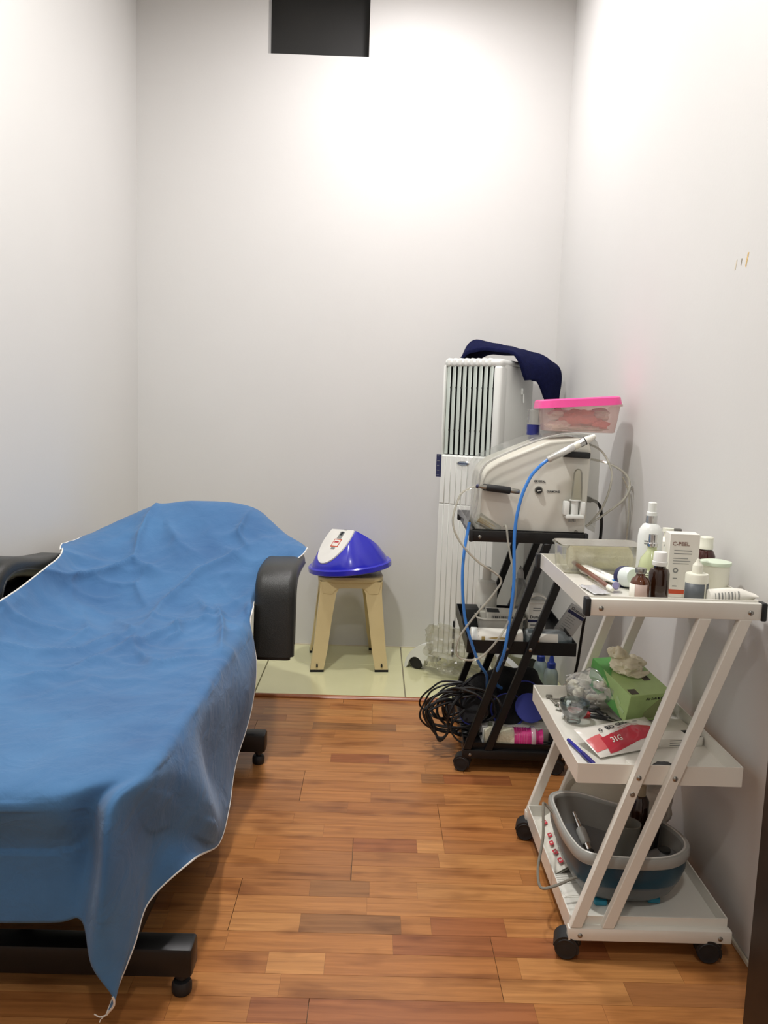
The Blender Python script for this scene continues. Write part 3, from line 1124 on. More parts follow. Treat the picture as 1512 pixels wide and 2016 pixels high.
# crystal vial in its clip
bm = B()
lathe(bm, [(.0175, 0), (.0165, .04), (.0135, .088), (.010, .097), (.004, .101), (0, .1015)], 24, T(.137, FY - .022, .132))
obj('vial', bm, clear('vial_glass', 'eceade', .18, 'e8e5d6'), mc)
bm = B()
bx(.097, .115, FY - .034, FY - .001, .083, .128, .004, bm=bm)
bx(.148, .166, FY - .034, FY - .001, .083, .128, .004, bm=bm)
bx(.104, .163, FY - .036, FY - .001, .072, .086, .004, bm=bm)
cyl(bm, (.132, FY - .022, .086), (.132, FY - .022, .132), .0125)
cyl(bm, (.134, FY - .022, .1305), (.134, FY - .022, .134), .0195)
obj('vial_holder', bm, WPLAST, mc)
bm = B()
cyl(bm, (.122, FY - .02, .060), (.122, FY - .02, .073), .006)
cyl(bm, (.135, FY - .02, .062), (.135, FY - .02, .073), .005)
cyl(bm, (.147, FY - .006, .026), (.147, FY + .001, .026), .0055)
obj('port', bm, STEEL, mc)
bm = B()
cyl(bm, (.176, .03, .123), (.194, .03, .121), .011)
cyl(bm, (.194, .03, .121), (.199, .03, .1205), .008)
cyl(bm, (.181, .02, .259), (.192, .02, .259), .006)
cyl(bm, (.181, .05, .31), (.190, .05, .312), .005)
obj('socket', bm, STEEL, mc)
# clear dust cover
bm = B()
n_r = 18
rings = []
CV = spline([(p[0], p[1], 0) for p in [(-.205, .030), (-.188, .10), (-.182, .180), (-.172, .226), (-.128, .262), (.040, .334), (.152, .346), (.184, .332), (.196, .296), (.198, .18), (.192, .03)]], 4)
for j in range(n_r):
    y = -.192 + .385 * j / (n_r - 1)
    ring = []
    for i, p in enumerate(CV):
        k = .007 * noise.noise(Vector((p.x * 13, y * 15, p.y * 13)))
        flare = 1 + .05 * (1 - p.y / .34) * (abs(y) / .19)
        ring.append(Vector((p.x * flare + k, y, p.y + k * .6)))
    rings.append(ring)
gridmesh(bm, rings)
# pleated front lip of the cover, folded over the slanting edge
for a, b_ in ((0, .012), (1, .024)):
    pass
obj('dust_cover', bm, clear('cover_film', 'fafaf7', .09, 'ffffff', .12, .25, .45), mc, angle=180)
bm = B()
for k_ in range(3):
    ofs = .004 + .009 * k_
    tube(bm, [(p.x * (1 - .02 * k_), -.193 + .012 * k_, p.y + .002 - ofs * .3) for p in CV[2:26]], .0016, 6, smooth=False)
obj('cover_edge', bm, clear('film_edge', 'ffffff', .55, 'f4f4ee', .1, .4), mc)

# wands
wd = thing('diamond_wand', 'silver abrasion wand with white tip resting across the machine top', 'wand', (.62, 2.592, 1.085))
a_ = Vector((.548, 2.596, 1.058)) - Vector((.62, 2.592, 1.085))
b_ = Vector((.694, 2.588, 1.140)) - Vector((.62, 2.592, 1.085))
dv = b_ - a_
MW, LW = axis_m(a_, b_)
bm = B()
lathe(bm, [(0, 0), (.009, 0), (.0115, .004), (.012, .09), (.0105, .094), (0, .094)], 22, MW)
obj('handle', bm, mat('brushed_aluminium', 'd8d8d4', .28, .6, var=.03), wd)
bm = B()
lathe(bm, [(0, .0935), (.0112, .0935), (.0116, .112), (0, .112)], 22, MW)
obj('collar', bm, CREAMC, wd)
bm = B()
lathe(bm, [(0, .112), (.013, .112), (.013, .129), (0, .129)], 22, MW)
obj('chrome_ring', bm, CHROME, wd)
bm = B()
lathe(bm, [(0, .129), (.0134, .129), (.0134, .1325), (0, .1325)], 22, MW)
obj('black_ring', bm, RUBBER, wd)
bm = B()
lathe(bm, [(0, .1325), (.0125, .1325), (.0115, .145), (.008, .160), (.0075, .166), (0, .166)], 22, MW)
obj('tip', bm, PAPER, wd)
bm = B()
tube(bm, [a_ - dv.normalized() * .0] + [Vector(p) - Vector((.62, 2.592, 1.085)) for p in [(.520, 2.585, 1.035), (.492, 2.58, 1.000), (.465, 2.575, .928), (.452, 2.575, .823), (.458, 2.575, .658), (.450, 2.575, .533), (.439, 2.58, .428), (.425, 2.63, .34), (.44, 2.70, .28), (.47, 2.78, .24)]], .0055, 8)
obj('blue_hose', bm, BLUETUBE, wd)
wd2 = thing('crystal_wand', 'slim steel wand with black grip in the cradle of the machine', 'wand', (.39, 2.600, .958))
bm = B()
MW, LW = axis_m((-.062, 0, .009), (.075, 0, -.005))
lathe(bm, [(0, 0), (.005, 0), (.005, .012), (.007, .012), (.007, .03), (0, .03)], 16, MW)
lathe(bm, [(0, .108), (.007, .108), (.008, .112), (.008, .134), (.0065, .138), (0, .138)], 16, MW)
obj('shaft', bm, STEEL, wd2)
bm = B()
lathe(bm, [(0, .03), (.0105, .03), (.0115, .033), (.0115, .105), (.0105, .108), (0, .108)], 18, MW)
obj('grip', bm, RUBBER, wd2)
bm = B()
lathe(bm, [(0, -.004), (.0045, -.004), (.007, 0), (.007, .004), (0, .004)], 12, MW)
obj('connector', bm, NAVYINK, wd2)
bm = B()
tube(bm, [Vector(p) - Vector((.39, 2.6, .958)) for p in [(.326, 2.6, .968), (.300, 2.59, .958), (.272, 2.58, .935), (.253, 2.57, .857), (.277, 2.57, .793), (.337, 2.572, .729), (.413, 2.574, .677), (.399, 2.572, .631), (.322, 2.57, .529), (.284, 2.57, .460), (.294, 2.57, .410), (.360, 2.57, .412), (.430, 2.57, .498), (.463, 2.58, .589), (.462, 2.585, .669), (.440, 2.600, .773), (.431, 2.612, .835), (.425, 2.63, .838)]], .0036, 7)
obj('clear_hose', bm, TUBEM, wd2)


def loose_tube(name, label, cat, pts, r, m_, n=8):
    o0 = Vector(pts[0])
    bm = B()
    tube(bm, [Vector(p) - o0 for p in pts], r, n)
    o = obj(name, bm, m_)
    o.location = o0
    return tag(o, label, cat)


loose_tube('blue_air_hose', 'thin blue air hose hanging beside the black trolley legs', 'hose', [(.312, 2.625, .846), (.297, 2.60, .755), (.294, 2.59, .663), (.305, 2.59, .554), (.325, 2.59, .478), (.360, 2.605, .388), (.395, 2.65, .33), (.41, 2.72, .27), (.42, 2.78, .22)], .005, BLUETUBE)
loose_tube('clear_air_tube', 'clear plastic tube looping wide from machine side towards the wall', 'tube', [(.722, 2.80, 1.057), (.785, 2.75, 1.045), (.835, 2.72, 1.015), (.848, 2.70, .977), (.828, 2.69, .930), (.765, 2.69, .876), (.700, 2.655, .842)], .004, TUBEM)
loose_tube('thin_air_tube', 'clear plastic tube bending down close along the machine side', 'tube', [(.722, 2.83, 1.11), (.765, 2.77, 1.085), (.792, 2.73, 1.025), (.786, 2.71, .967), (.761, 2.70, .898), (.712, 2.66, .850)], .0036, TUBEM)
loose_tube('drain_tube', 'thin clear tube hanging straight down the right wall', 'tube', [(.830, 2.72, 1.002), (.852, 2.72, .952), (.857, 2.72, .883), (.857, 2.72, .805), (.857, 2.74, .70), (.85, 2.76, .6)], .003, TUBEM)
pc = thing('power_cord', 'black power cord with thick plug running down behind the black trolley', 'power cord', (.720, 2.83, .918))
o0 = Vector((.720, 2.83, .918))
bm = B()
cyl(bm, (.002, 0, 0), (.038, 0, -.008), .0125, .0095)
obj('plug', bm, RUBBER, pc)
bm = B()
tube(bm, [Vector(p) - o0 for p in [(.752, 2.83, .911), (.780, 2.84, .903), (.800, 2.85, .872), (.808, 2.86, .787), (.800, 2.88, .654), (.793, 2.93, .501), (.795, 2.98, .380), (.80, 3.03, .266), (.80, 3.08, .168), (.80, 3.12, .08), (.79, 3.17, .03)]], .0055, 8)
obj('cord', bm, RUBBER, pc)

# jar of sticks on the tray corner
sj = thing('stick_jar', 'clear jar of pale wooden sticks tipped over on the trolley corner', 'jar', (.375, 2.652, .838))
MJ, LJ = axis_m((-.034, -.004, .022), (.036, .004, -.019))
bm = B()
lathe(bm, [(0, 0), (.019, 0), (.0195, .002), (.0195, .062), (.021, .064), (.021, .08), (0, .08)], 24, MJ)
obj('jar', bm, CLEAR, sj)
STICK = mat('pale_wood', 'd9c79a', .6, var=.1)
for i in range(14):
    a = i * 2.4
    r = .0035 * math.sqrt(i)
    x, y = r * math.cos(a), r * math.sin(a)
    bm = B()
    cyl(bm, MJ @ Vector((x, y, .006)), MJ @ Vector((x, y, .072)), .0022, n=6)
    obj('stick', bm, STICK, sj)

# blue-filled clear bottle behind the machine slope
bb = thing('blue_bottle', 'clear cylinder bottle half filled with dark blue behind the machine', 'bottle', (.556, 2.905, 1.128))
bm = B()
lathe(bm, [(0, 0), (.0225, 0), (.023, .003), (.023, .036), (0, .036)], 24)
obj('liquid', bm, mat('blue_liquid', '232a72', .2), bb)
bm = B()
lathe(bm, [(.0235, .0365), (.0235, .05), (.0225, .054), (.0225, .083), (.0235, .084), (.0235, .088), (.022, .09), (0, .09)], 24)
obj('glass', bm, CLEAR, bb)

# tub with pink lid
tb = thing('storage_tub', 'translucent plastic tub with bright pink lid on top of the machine', 'tub', (.685, 2.80, 1.1465), -1.5)
bm = B()
rings = []
for z, w, d, r in ((.0, .222, .16, .04), (.002, .232, .17, .042), (.045, .246, .18, .045), (.088, .256, .188, .046), (.089, .272, .20, .05), (.096, .272, .20, .05), (.0965, .256, .188, .046)):
    rings.append([Vector((x, y, z)) for x, y in rrect(w, d, r)])
loft(bm, rings[::-1], False)
bm.faces.new([v for v in bm.verts if abs(v.co.z) < 1e-6])
obj('tub_body', bm, clear('pinkish_frost', 'fdeeea', .26, 'f6ddd6', .25, .1, .4), tb)
for c, s, m_, sd in (((.0, .0, .045), (.075, .055, .030), mat('coral_cloth', 'e8766e', .9, var=.1), 1), ((.065, .0, .025), (.04, .05, .018), mat('coral_cloth', 'e8766e', .9), 2), ((-.06, .0, .02), (.045, .06, .017), WCOTTON, 3), ((.02, .0, .012), (.08, .06, .010), WCOTTON, 4), ((.075, .01, .06), (.035, .05, .022), WCOTTON, 5), ((-.06, .02, .055), (.04, .045, .02), WCOTTON, 6)):
    bm = B()
    blob(bm, c, s, .35, 7, 3, sd)
    obj('contents', bm, m_, tb)
bm = B()
ML = T(-.006, 0, .097) @ R(-4.6, 'Y')
rings = []
for z, g_ in ((-.012, 0), (.012, .004), (.0165, .010), (.0165, .022), (.0125, .026), (.0125, .06)):
    rings.append([ML @ Vector((x, y, z)) for x, y in rrect(.276 - g_ * 2, .206 - g_ * 2, .05)])
loft(bm, rings, False)
bm.faces.new([v for v in bm.verts][-24:])
obj('lid', bm, PINK, tb)


# ------------------------------------------------------------------ small things: builders
def bottle(name, label, cat, loc, prof, m_, cap, capm, n=26, rz=0, group=None):
    t = thing(name, label, cat, loc, rz, group)
    bm = B()
    lathe(bm, prof, n)
    obj('bottle_body', bm, m_, t)
    bm = B()
    lathe(bm, cap, n)
    obj('cap', bm, capm, t)
    return t


def band(t, r, z0, z1, a0, a1, m_, name='label', n=20):
    """a paper label wrapped round a bottle from angle a0 to a1 (degrees, -90 faces the camera)"""
    bm = B()
    g = [[Vector((r * math.cos(math.radians(a0 + (a1 - a0) * i / n)), r * math.sin(math.radians(a0 + (a1 - a0) * i / n)), z)) for i in range(n + 1)] for z in (z0, z1)]
    gridmesh(bm, g)
    return solid(obj(name, bm, m_, t), .0004, 1)


def bandlines(t, r, z0, dz, rows, a0, a1, m_=GREYINK, h=.0012, seed=1):
    rd_ = random.Random(seed)
    bm = B()
    for k in range(rows):
        z = z0 - k * dz
        e = a0 + (a1 - a0) * rd_.uniform(.6, 1)
        n = 8
        g = [[Vector((r * math.cos(math.radians(a0 + (e - a0) * i / n)), r * math.sin(math.radians(a0 + (e - a0) * i / n)), zz)) for i in range(n + 1)] for zz in (z - h / 2, z + h / 2)]
        gridmesh(bm, g)
    return obj('print', bm, m_, t)


def carton(name, label, cat, M, s, m_, bev=.0008):
    """a box thing: M places the centre of its underside"""
    t = thing(name, label, cat)
    t.matrix_world = M
    bm = B()
    box(bm, (0, 0, s[2] / 2), s, bev, 1)
    obj('carton_body', bm, m_, t)
    return t


# ---------------------------------------------------------------- white trolley, top shelf
t = bottle('spray_bottle', 'tall white spray bottle with chrome collar beside the clear cotton box', 'spray bottle', (.678, 1.97, ZT),
           [(0, 0), (.028, 0), (.0295, .002), (.0295, .118), (.027, .134), (.019, .146), (.0125, .150), (0, .150)], mat('white_bottle', 'eceeea', .3),
           [(0, .168), (.0125, .168), (.0125, .176), (.0105, .178), (.010, .199), (.008, .201), (0, .201)], WPLAST)
bm = B()
lathe(bm, [(0, .150), (.0135, .150), (.0135, .168), (0, .168)], 24)
obj('chrome_collar', bm, CHROME, t)
bandlines(t, .0298, .108, .006, 2, -135, -80, GREYINK, .003, 4)

t = bottle('serum_bottle', 'pear-shaped glass bottle of pale green liquid with metal crimp', 'bottle', (.645, 1.855, ZT),
           [(0, 0), (.027, 0), (.0285, .003), (.0285, .062), (.0245, .082), (.013, .098), (.0105, .104), (.0105, .110), (0, .110)], mat('green_liquid', 'c3cc9c', .15, coat=.6),
           [(0, .110), (.012, .110), (.0125, .112), (.0125, .1175), (.0105, .119), (.0095, .120), (.0095, .138), (0, .139)], CHROME)
band(t, .0288, .012, .058, -160, -40, mat('clear_label', 'c9cfae', .4))
bandlines(t, .0295, .052, .0055, 8, -150, -55, INK, .0014, 6)

t = bottle('injection_vial', 'small brown vial with silver crimp cap and pinkish label', 'vial', (.588, 1.752, ZT),
           [(0, 0), (.0195, 0), (.0205, .002), (.0205, .046), (.0175, .054), (.0105, .060), (.0095, .064), (.0095, .067), (0, .067)], mat('brown_glass', '5a2f18', .08, coat=.5),
           [(0, .0668), (.0115, .0668), (.012, .068), (.012, .0765), (.011, .078), (0, .078)], STEEL)
band(t, .0208, .004, .044, -205, -60, mat('rose_label', 'bfa79c', .5))
band(t, .0211, .004, .044, -205, -135, PAPER, 'label_margin')

t = bottle('amber_bottle', 'dark amber bottle with ribbed white screw cap next to the vial', 'bottle', (.637, 1.775, ZT),
           [(0, 0), (.0215, 0), (.0225, .002), (.0225, .064), (.019, .073), (.013, .076), (.013, .082), (0, .082)], AMBER,
           [(0, .081), (.0155, .081), (.0165, .083), (.0165, .090), (.0152, .0905), (.0148, .108), (.0135, .111), (0, .111)], mat('cap_white', 'f2f2ee', .35))

MC = frame((.708, 1.842, ZT), (.995, -.10, 0), (.10, .995, 0))
t = carton('serum_carton', 'tall white carton printed C-PEEL with an orange stripe at its foot', 'carton', MC, (.066, .045, .146), PAPER)
text('C-PEEL', .0125, FRONT(-.008, -.0232, .123), mat('grey_brown_ink', '8a6a5e', .6), t, bold=.0001)
bm = B()
lines(bm, FRONT(0, -.0228, .104), 2, -.022, .018, .004, .007, .0018, 2)
lines(bm, FRONT(0, -.0228, .086), 3, -.023, .024, .004, .006, .0014, 3)
obj('small_print', bm, GREYINK, t)
bm = B()
lathe(bm, [(.003, .0004), (.006, .0004), (.006, 0), (.003, 0)], 20, FRONT(-.016, -.0226, .062))
obj('emblem', bm, GREYINK, t)
bm = B()
lines(bm, FRONT(-.016, -.0228, .04), 2, -.005, .006, .004, .018, .002, 5)
obj('small_print', bm, GREYINK, t)
bm = bx(-.0331, .0331, -.0231, -.0224, .008, .018)
obj('orange_stripe', bm, ORANGE, t)

t = bottle('dropper_bottle', 'short white dropper bottle with dark grey label and pointed cap', 'bottle', (.714, 1.757, ZT),
           [(0, 0), (.023, 0), (.0245, .002), (.0245, .066), (.023, .069), (.0125, .070), (0, .070)], CREAMC,
           [(0, .069), (.0112, .069), (.0108, .087), (.0095, .089), (.0045, .095), (.003, .101), (0, .102)], CREAMC)
band(t, .0248, .004, .049, -180, -68, mat('slate_label', '5d6266', .45))
band(t, .0248, .004, .049, -55, -10, mat('slate_label', '5d6266', .45), 'label_end')

t = bottle('brown_syrup_bottle', 'dark red-brown bottle with white screw cap behind the carton', 'bottle', (.815, 1.965, ZT),
           [(0, 0), (.022, 0), (.023, .002), (.023, .075), (.017, .088), (.0125, .090), (0, .092)], mat('red_brown_glass', '3f140f', .1, coat=.5),
           [(0, .091), (.0165, .091), (.0165, .1), (.0158, .101), (.0158, .119), (.014, .121), (0, .121)], CREAMC)

t = bottle('cream_jar', 'squat cream jar with pale green lid behind the dropper bottle', 'jar', (.800, 1.868, ZT),
           [(0, 0), (.031, 0), (.0325, .003), (.0325, .070), (0, .070)], CREAMC,
           [(0, .0705), (.0355, .0705), (.036, .073), (.035, .078), (.02, .081), (0, .082)], mat('mint_lid', 'dbe8d2', .35))

t = thing('squeeze_tube', 'white cream squeeze tube lying behind the front rim with small print', 'tube', (.772, 1.728, ZT + .024), 0)
bm = B()
rings = []
for x, a, b_ in ((-.043, .0205, .0205), (-.04, .0215, .0215), (0, .021, .021), (.03, .022, .016), (.05, .024, .006), (.058, .0245, .0025)):
    rings.append([Vector((x, a * math.cos(2 * math.pi * i / 20) * .9, b_ * math.sin(2 * math.pi * i / 20) + x * .12)) for i in range(20)])
loft(bm, rings)
obj('tube_body', bm, PAPER, t)
bm = B()
for k in range(8):
    x = -.034 + k * .007
    g = [[Vector((xx, -.0217 * .9 * math.cos(math.radians(q)), .0217 * math.sin(math.radians(q)) + xx * .12)) for q in range(-20, 50, 8)] for xx in (x, x + (.003 if k % 3 else .0015))]
    gridmesh(bm, g)
obj('print', bm, GREYINK, t)

t = bottle('pump_bottle', 'small white pump bottle with grey spout half hidden behind the carton', 'bottle', (.752, 2.055, ZT),
           [(0, 0), (.021, 0), (.0225, .003), (.0225, .094), (.012, .104), (0, .104)], PAPER,
           [(0, .104), (.010, .104), (.010, .116), (.014, .118), (.014, .127), (0, .128)], CREAMC)
bandlines(t, .0228, .085, .010, 3, -130, -60, GREYINK, .005, 8)
bm = B()
bx(.006, .034, -.006, .006, .118, .127, .003, bm=bm)
obj('spout', bm, mat('grey_plastic', '6d6b66', .5), t)
t = bottle('dropper_vial', 'little white capped bottle squeezed between spray bottle and carton', 'bottle', (.706, 1.925, ZT),
           [(0, 0), (.014, 0), (.015, .002), (.015, .07), (.008, .078), (0, .078)], PAPER,
           [(0, .077), (.0095, .077), (.0095, .092), (.007, .102), (0, .103)], WPLAST)

# clear box with cotton roll
t = thing('cotton_box', 'clear plastic box holding a roll of cream cotton', 'box', (.592, 2.115, ZT), 2)
bm = B()
rings = []
for z, w, d, r in ((.0035, .196, .098, .012), (.003, .20, .102, .014), (.068, .210, .110, .016), (.069, .222, .120, .018), (.073, .222, .120, .018)):
    rings.append([Vector((x, y, z)) for x, y in rrect(w, d, r)])
loft(bm, rings[::-1], False)
bm.faces.new([v for v in bm.verts if abs(v.co.z - .0035) < 1e-6])
obj('box_body', bm, clear('box_plastic', 'fbfbf3', .22, 'f2f1e4', .12, .3), t)
bm = B()
cyl(bm, (-.078, 0, .034), (.088, 0, .034), .030, n=30, bev=.008)
for v in bm.verts:
    v.co += Vector((.3, 1, 1)) * .004 * noise.noise(v.co * 40)
obj('cotton_roll', bm, COTTON, t)
bm = B()
prism(bm, rrect(.214, .112, .016), .002, T(0, 0, .0735), .0006, 1)
obj('box_lid', bm, FROST, t)

# leaf-print saucer under the tube
bm = bx(-.055, .055, -.03, .03, 0, .003, .001, 1)
o = obj('patterned_card', bm, mat('mossy_card', 'a9a77e', .6, var=.45, vscale=55))
o.location = (.602, 2.00, ZT)
o.rotation_euler = (0, 0, .15)
tag(o, 'mottled olive green card lying in front of the cotton box', 'card')

t = thing('ointment_tube', 'white ointment tube with blue wave at its crimped end lying in the tray', 'tube', (.580, 1.965, ZT + .012), -72)
bm = B()
rings = []
for x, a, b_ in ((-.118, .010, .010), (-.105, .0105, .0105), (-.104, .0155, .0125), (-.06, .0165, .0115), (0, .018, .009), (.05, .020, .0045), (.062, .0205, .0015)):
    rings.append([Vector((x, a * math.cos(2 * math.pi * i / 18), b_ * math.sin(2 * math.pi * i / 18))) for i in range(18)])
loft(bm, rings)
obj('tube_body', bm, PAPER, t)
bm = B()
for k in range(6):
    g = [[Vector((-.095 + .115 * i / 8, -.009 + k * .0036, .0122 - .0085 * max(0, (i - 2) / 8) + .0005)) for i in range(9 - k % 3)], [Vector((-.095 + .115 * i / 8, -.0078 + k * .0036, .0122 - .0085 * max(0, (i - 2) / 8) + .0005)) for i in range(9 - k % 3)]]
    gridmesh(bm, g)
obj('print', bm, GREYINK, t)
bm = B()
gridmesh(bm, [[Vector((.040 + .004 * math.sin(q * .9) + dx, -.019 + q * .0042, .0060 - (dx + .004 * math.sin(q * .9)) * .25)) for q in range(10)] for dx in (0, .010)])
obj('blue_wave', bm, mat('blue_print', '2e8ad0', .4), t)

t = thing('brush_pencil', 'brown wooden cosmetic brush lying across the left rim of the tray', 'brush', (.538, 1.99, ZT + .018), 0)
p0, p1 = Vector((-.020, .148, .010)), Vector((.018, -.148, -.010))
MP, LP_ = axis_m(p0, p1)
bm = B()
lathe(bm, [(0, .012), (.0045, .012), (.0055, .05), (.0065, .2), (.006, .275), (0, .275)], 12, MP)
obj('handle', bm, mat('brown_wood', '6b3c28', .3, var=.15, coat=.4), t)
bm = B()
lathe(bm, [(0, 0), (.0035, .001), (.0045, .012), (0, .012)], 12, MP)
obj('gold_end', bm, mat('brass', 'b59358', .35, .7), t)
bm = B()
lathe(bm, [(0, .274), (.006, .274), (.0065, .285), (.004, .299), (0, .3)], 12, MP)
obj('bristles', bm, CREAMC, t)

bm = B()
lathe(bm, [(0, 0), (.0085, .0005), (.009, .004), (.009, .024), (.007, .028), (0, .0285)], 18, frame((.572, 1.872, ZT + .0105), (0, .3, 1), (-.96, .28, 0)))
o = obj('lilac_cap', bm, clear('lilac_plastic', 'cfcbe8', .6, 'aaa4d0', .15))
tag(o, 'small translucent lilac cap lying by the brush bristles', 'cap')

t = thing('blue_lidded_jar', 'small white jar lying tipped with navy blue lid', 'jar', (.607, 1.905, ZT + .0245), 0)
MJ = frame((.0, .012, 0), (.95, .3, 0), (0, .2, 1))
bm = B()
lathe(bm, [(0, .034), (.018, .033), (.0235, .026), (.0245, .004), (0, .004)], 26, MJ)
obj('jar_body', bm, mat('milky_white', 'e2ebe6', .3), t)
bm = B()
lathe(bm, [(0, .004), (.0245, .004), (.0262, .002), (.0262, -.010), (.024, -.012), (0, -.012)], 26, MJ)
obj('jar_lid', bm, NAVYINK, t)

# crumpled foil sachet
bm = B()
g = [[Vector((x * .02, y * .045, .003 + .005 * abs(noise.noise(Vector((x * 2.3, y * 3.1, 1)))))) for x in [-1 + 2 * i / 12 for i in range(13)]] for y in [-1 + 2 * j / 16 for j in range(17)]]
gridmesh(bm, g)
o = solid(obj('foil_sachet', bm, mat('sachet', 'd2d3d6', .3, .3), angle=180), .0012)
o.location = (.520, 1.86, ZT)
o.rotation_euler = (0, 0, .15)
tag(o, 'crumpled silvery sachet tucked in the tray corner under the brush', 'sachet')

# ---------------------------------------------------------------- white trolley, middle shelf
GREEN = mat('green_card', 'b2d088', .45, var=.12, vscale=14)
DGREEN = mat('deep_green_card', '62ac58', .45, var=.2, vscale=18)
MG = frame((.690, 2.083, ZM + .075), (.957, .292, 0), (-.28, .93, .23))
t = thing('glove_box', 'green cardboard glove box with cream latex gloves spilling from its top', 'glove box')
t.matrix_world = MG
gw, gl, gh = .125, .185, .078
bm = B()
box(bm, (0, 0, 0), (gw, gl, gh), .0012, 1)
obj('carton_body', bm, GREEN, t)
bm = bx(-gw / 2 - .0006, -gw / 2, -gl / 2 + .02, gl / 2, -gh / 2, gh / 2)
for v in bm.verts:
    if v.co.y < 0 and v.co.z > 0:
        v.co.y += .11
obj('dark_side_panel', bm, DGREEN, t, flat=True)
bm = B()
prism(bm, [(-gw / 2, gl / 2), (-gw / 2, .0), (0.0, gl / 2)], .0006, T(0, 0, gh / 2))
obj('dark_top_panel', bm, DGREEN, t, flat=True)
bm = B()
prism(bm, [(.045 * math.cos(a * .2618) * (1 if a % 2 else .94), .032 * math.sin(a * .2618)) for a in range(24)], .0007, T(.005, .03, gh / 2 + .0001))
obj('opening', bm, DARK, t)
for x, y, s in ((-.045, -.075, .022), (.028, -.02, .02), (-.022, .012, .016), (-.004, .002, .016)):
    bm = bx(x - s / 2, x + s / 2, y - s / 2, y + s / 2, gh / 2, gh / 2 + .0009)
    obj('printed_square', bm, mat('brown_print', '4a4438', .5), t)
text('Air Soft & Fit', .010, FRONT(.012, -gl / 2 - .0006, .026), INK, t, align='CENTER')
bm = B()
prism(bm, [(-.02, -.03), (.012, -.033), (.055, .005), (.055, .022), (.02, .022), (-.016, -.012)], .0006, FRONT(.005, -gl / 2, 0))
obj('printed_hand', bm, mat('tan_print', '9aa873', .5), t)
for i, (y, z, a) in enumerate(((-.05, .0, 30), (-.02, -.012, -20), (.02, .012, 15), (.045, -.015, -35), (-.07, -.015, 10))):
    bm = B()
    box(bm, (0, 0, 0), (.0008, .022, .009), .0003, 1, M=T(-gw / 2 - .0006, y, z) @ R(a, 'X'))
    obj('printed_leaf', bm, mat('pale_leaf', 'b9d59a', .5), t)
LATEX = mat('latex', 'f0ebcf', .55, var=.05, vscale=30)
for c, s, a, sd in (((-.002, .02, .054), (.040, .036, .020), 0, 1), ((.032, .045, .050), (.028, .030, .017), 20, 2), ((-.012, .055, .066), (.030, .022, .026), -10, 3), ((.012, -.005, .044), (.030, .016, .010), 5, 4)):
    bm = B()
    bmesh.ops.create_icosphere(bm, subdivisions=4, radius=1)
    for v in bm.verts:
        d = v.co.copy()
        k = 1 + .5 * noise.noise(d * 1.3 + Vector((sd * 7, 0, 0))) - .35 * abs(noise.noise(d * 3 + Vector((0, sd * 5, 0))))
        v.co = Vector((d.x * s[0] * k, d.y * s[1] * k, d.z * s[2] * k)) + Vector(c)
        v.co.z = max(v.co.z, gh / 2 + .0008)
    obj('glove', bm, LATEX, t)

# bag of cotton balls leaning on the glove box
t = thing('cotton_bag', 'clear zip bag of white cotton balls leaning against the glove box', 'bag', (.607, 2.135, ZM))
MBg = T(.004, .0, .052) @ R(28, 'Z') @ R(-10, 'X')
bm = B()
bmesh.ops.create_icosphere(bm, subdivisions=4, radius=1)
for v in bm.verts:
    d = v.co.copy()
    k = 1 + .22 * noise.noise(d * 2.2)
    v.co = MBg @ Vector((d.x * .043 * k, d.y * .105 * k, d.z * .050 * k * (1.1 - .4 * abs(d.y))))
    v.co.z = max(v.co.z, .001)
obj('film', bm, clear('bag_film', 'fbfbf6', .14, 'ffffff', .12, .35), t)
rb = random.Random(3)
for i in range(24):
    p = MBg @ Vector((rb.uniform(-.022, .022), -.076 + .0064 * i, rb.uniform(-.026, .026)))
    p.z = max(p.z, .018)
    bm = B()
    blob(bm, p, (.0145, .0145, .013), .3, 9, 2, i)
    obj('cotton_ball', bm, WCOTTON, t)
bm = B()
tube(bm, [MBg @ Vector((-.034, .070 + .02 * q, .012)) if False else MBg @ Vector((-.030 + .075 * q, .072 + .004 * math.sin(5 * q), .030)) for q in (0, .25, .5, .75, 1)], .0014, 6)
obj('zip', bm, clear('zip_film', 'ffffff', .5, 'ffffff', .1), t)
# green handled scrap behind the bag
GREYP = mat('grey_plastic', '6d6b66', .5)
bm = B()
lathe(bm, [(0, 0), (.021, 0), (.022, .002), (.022, .006), (0, .007)], 24, frame((.575, 2.186, ZM + .020), (1, -.2, 0), (0, -.35, 1)))
o = obj('mirror_disc', bm, mat('grey_disc', 'a9a89c', .3, .4))
tag(o, 'small round grey disc standing behind the cotton bag', 'disc')

# glass bowl
t = thing('glass_bowl', 'small bluish clear glass bowl on the middle shelf', 'bowl', (.534, 2.025, ZM))
bm = B()
lathe(bm, [(0, .001), (.017, 0), (.0185, .004), (.0175, .009), (.030, .022), (.0375, .042), (.039, .054), (.0385, .0555), (.0365, .054), (.035, .043), (.028, .025), (.016, .0135), (0, .012)], 40)
obj('bowl', bm, clear('bluish_glass', 'f0f6f6', .06, 'c4d6d6', .04, .35), t)

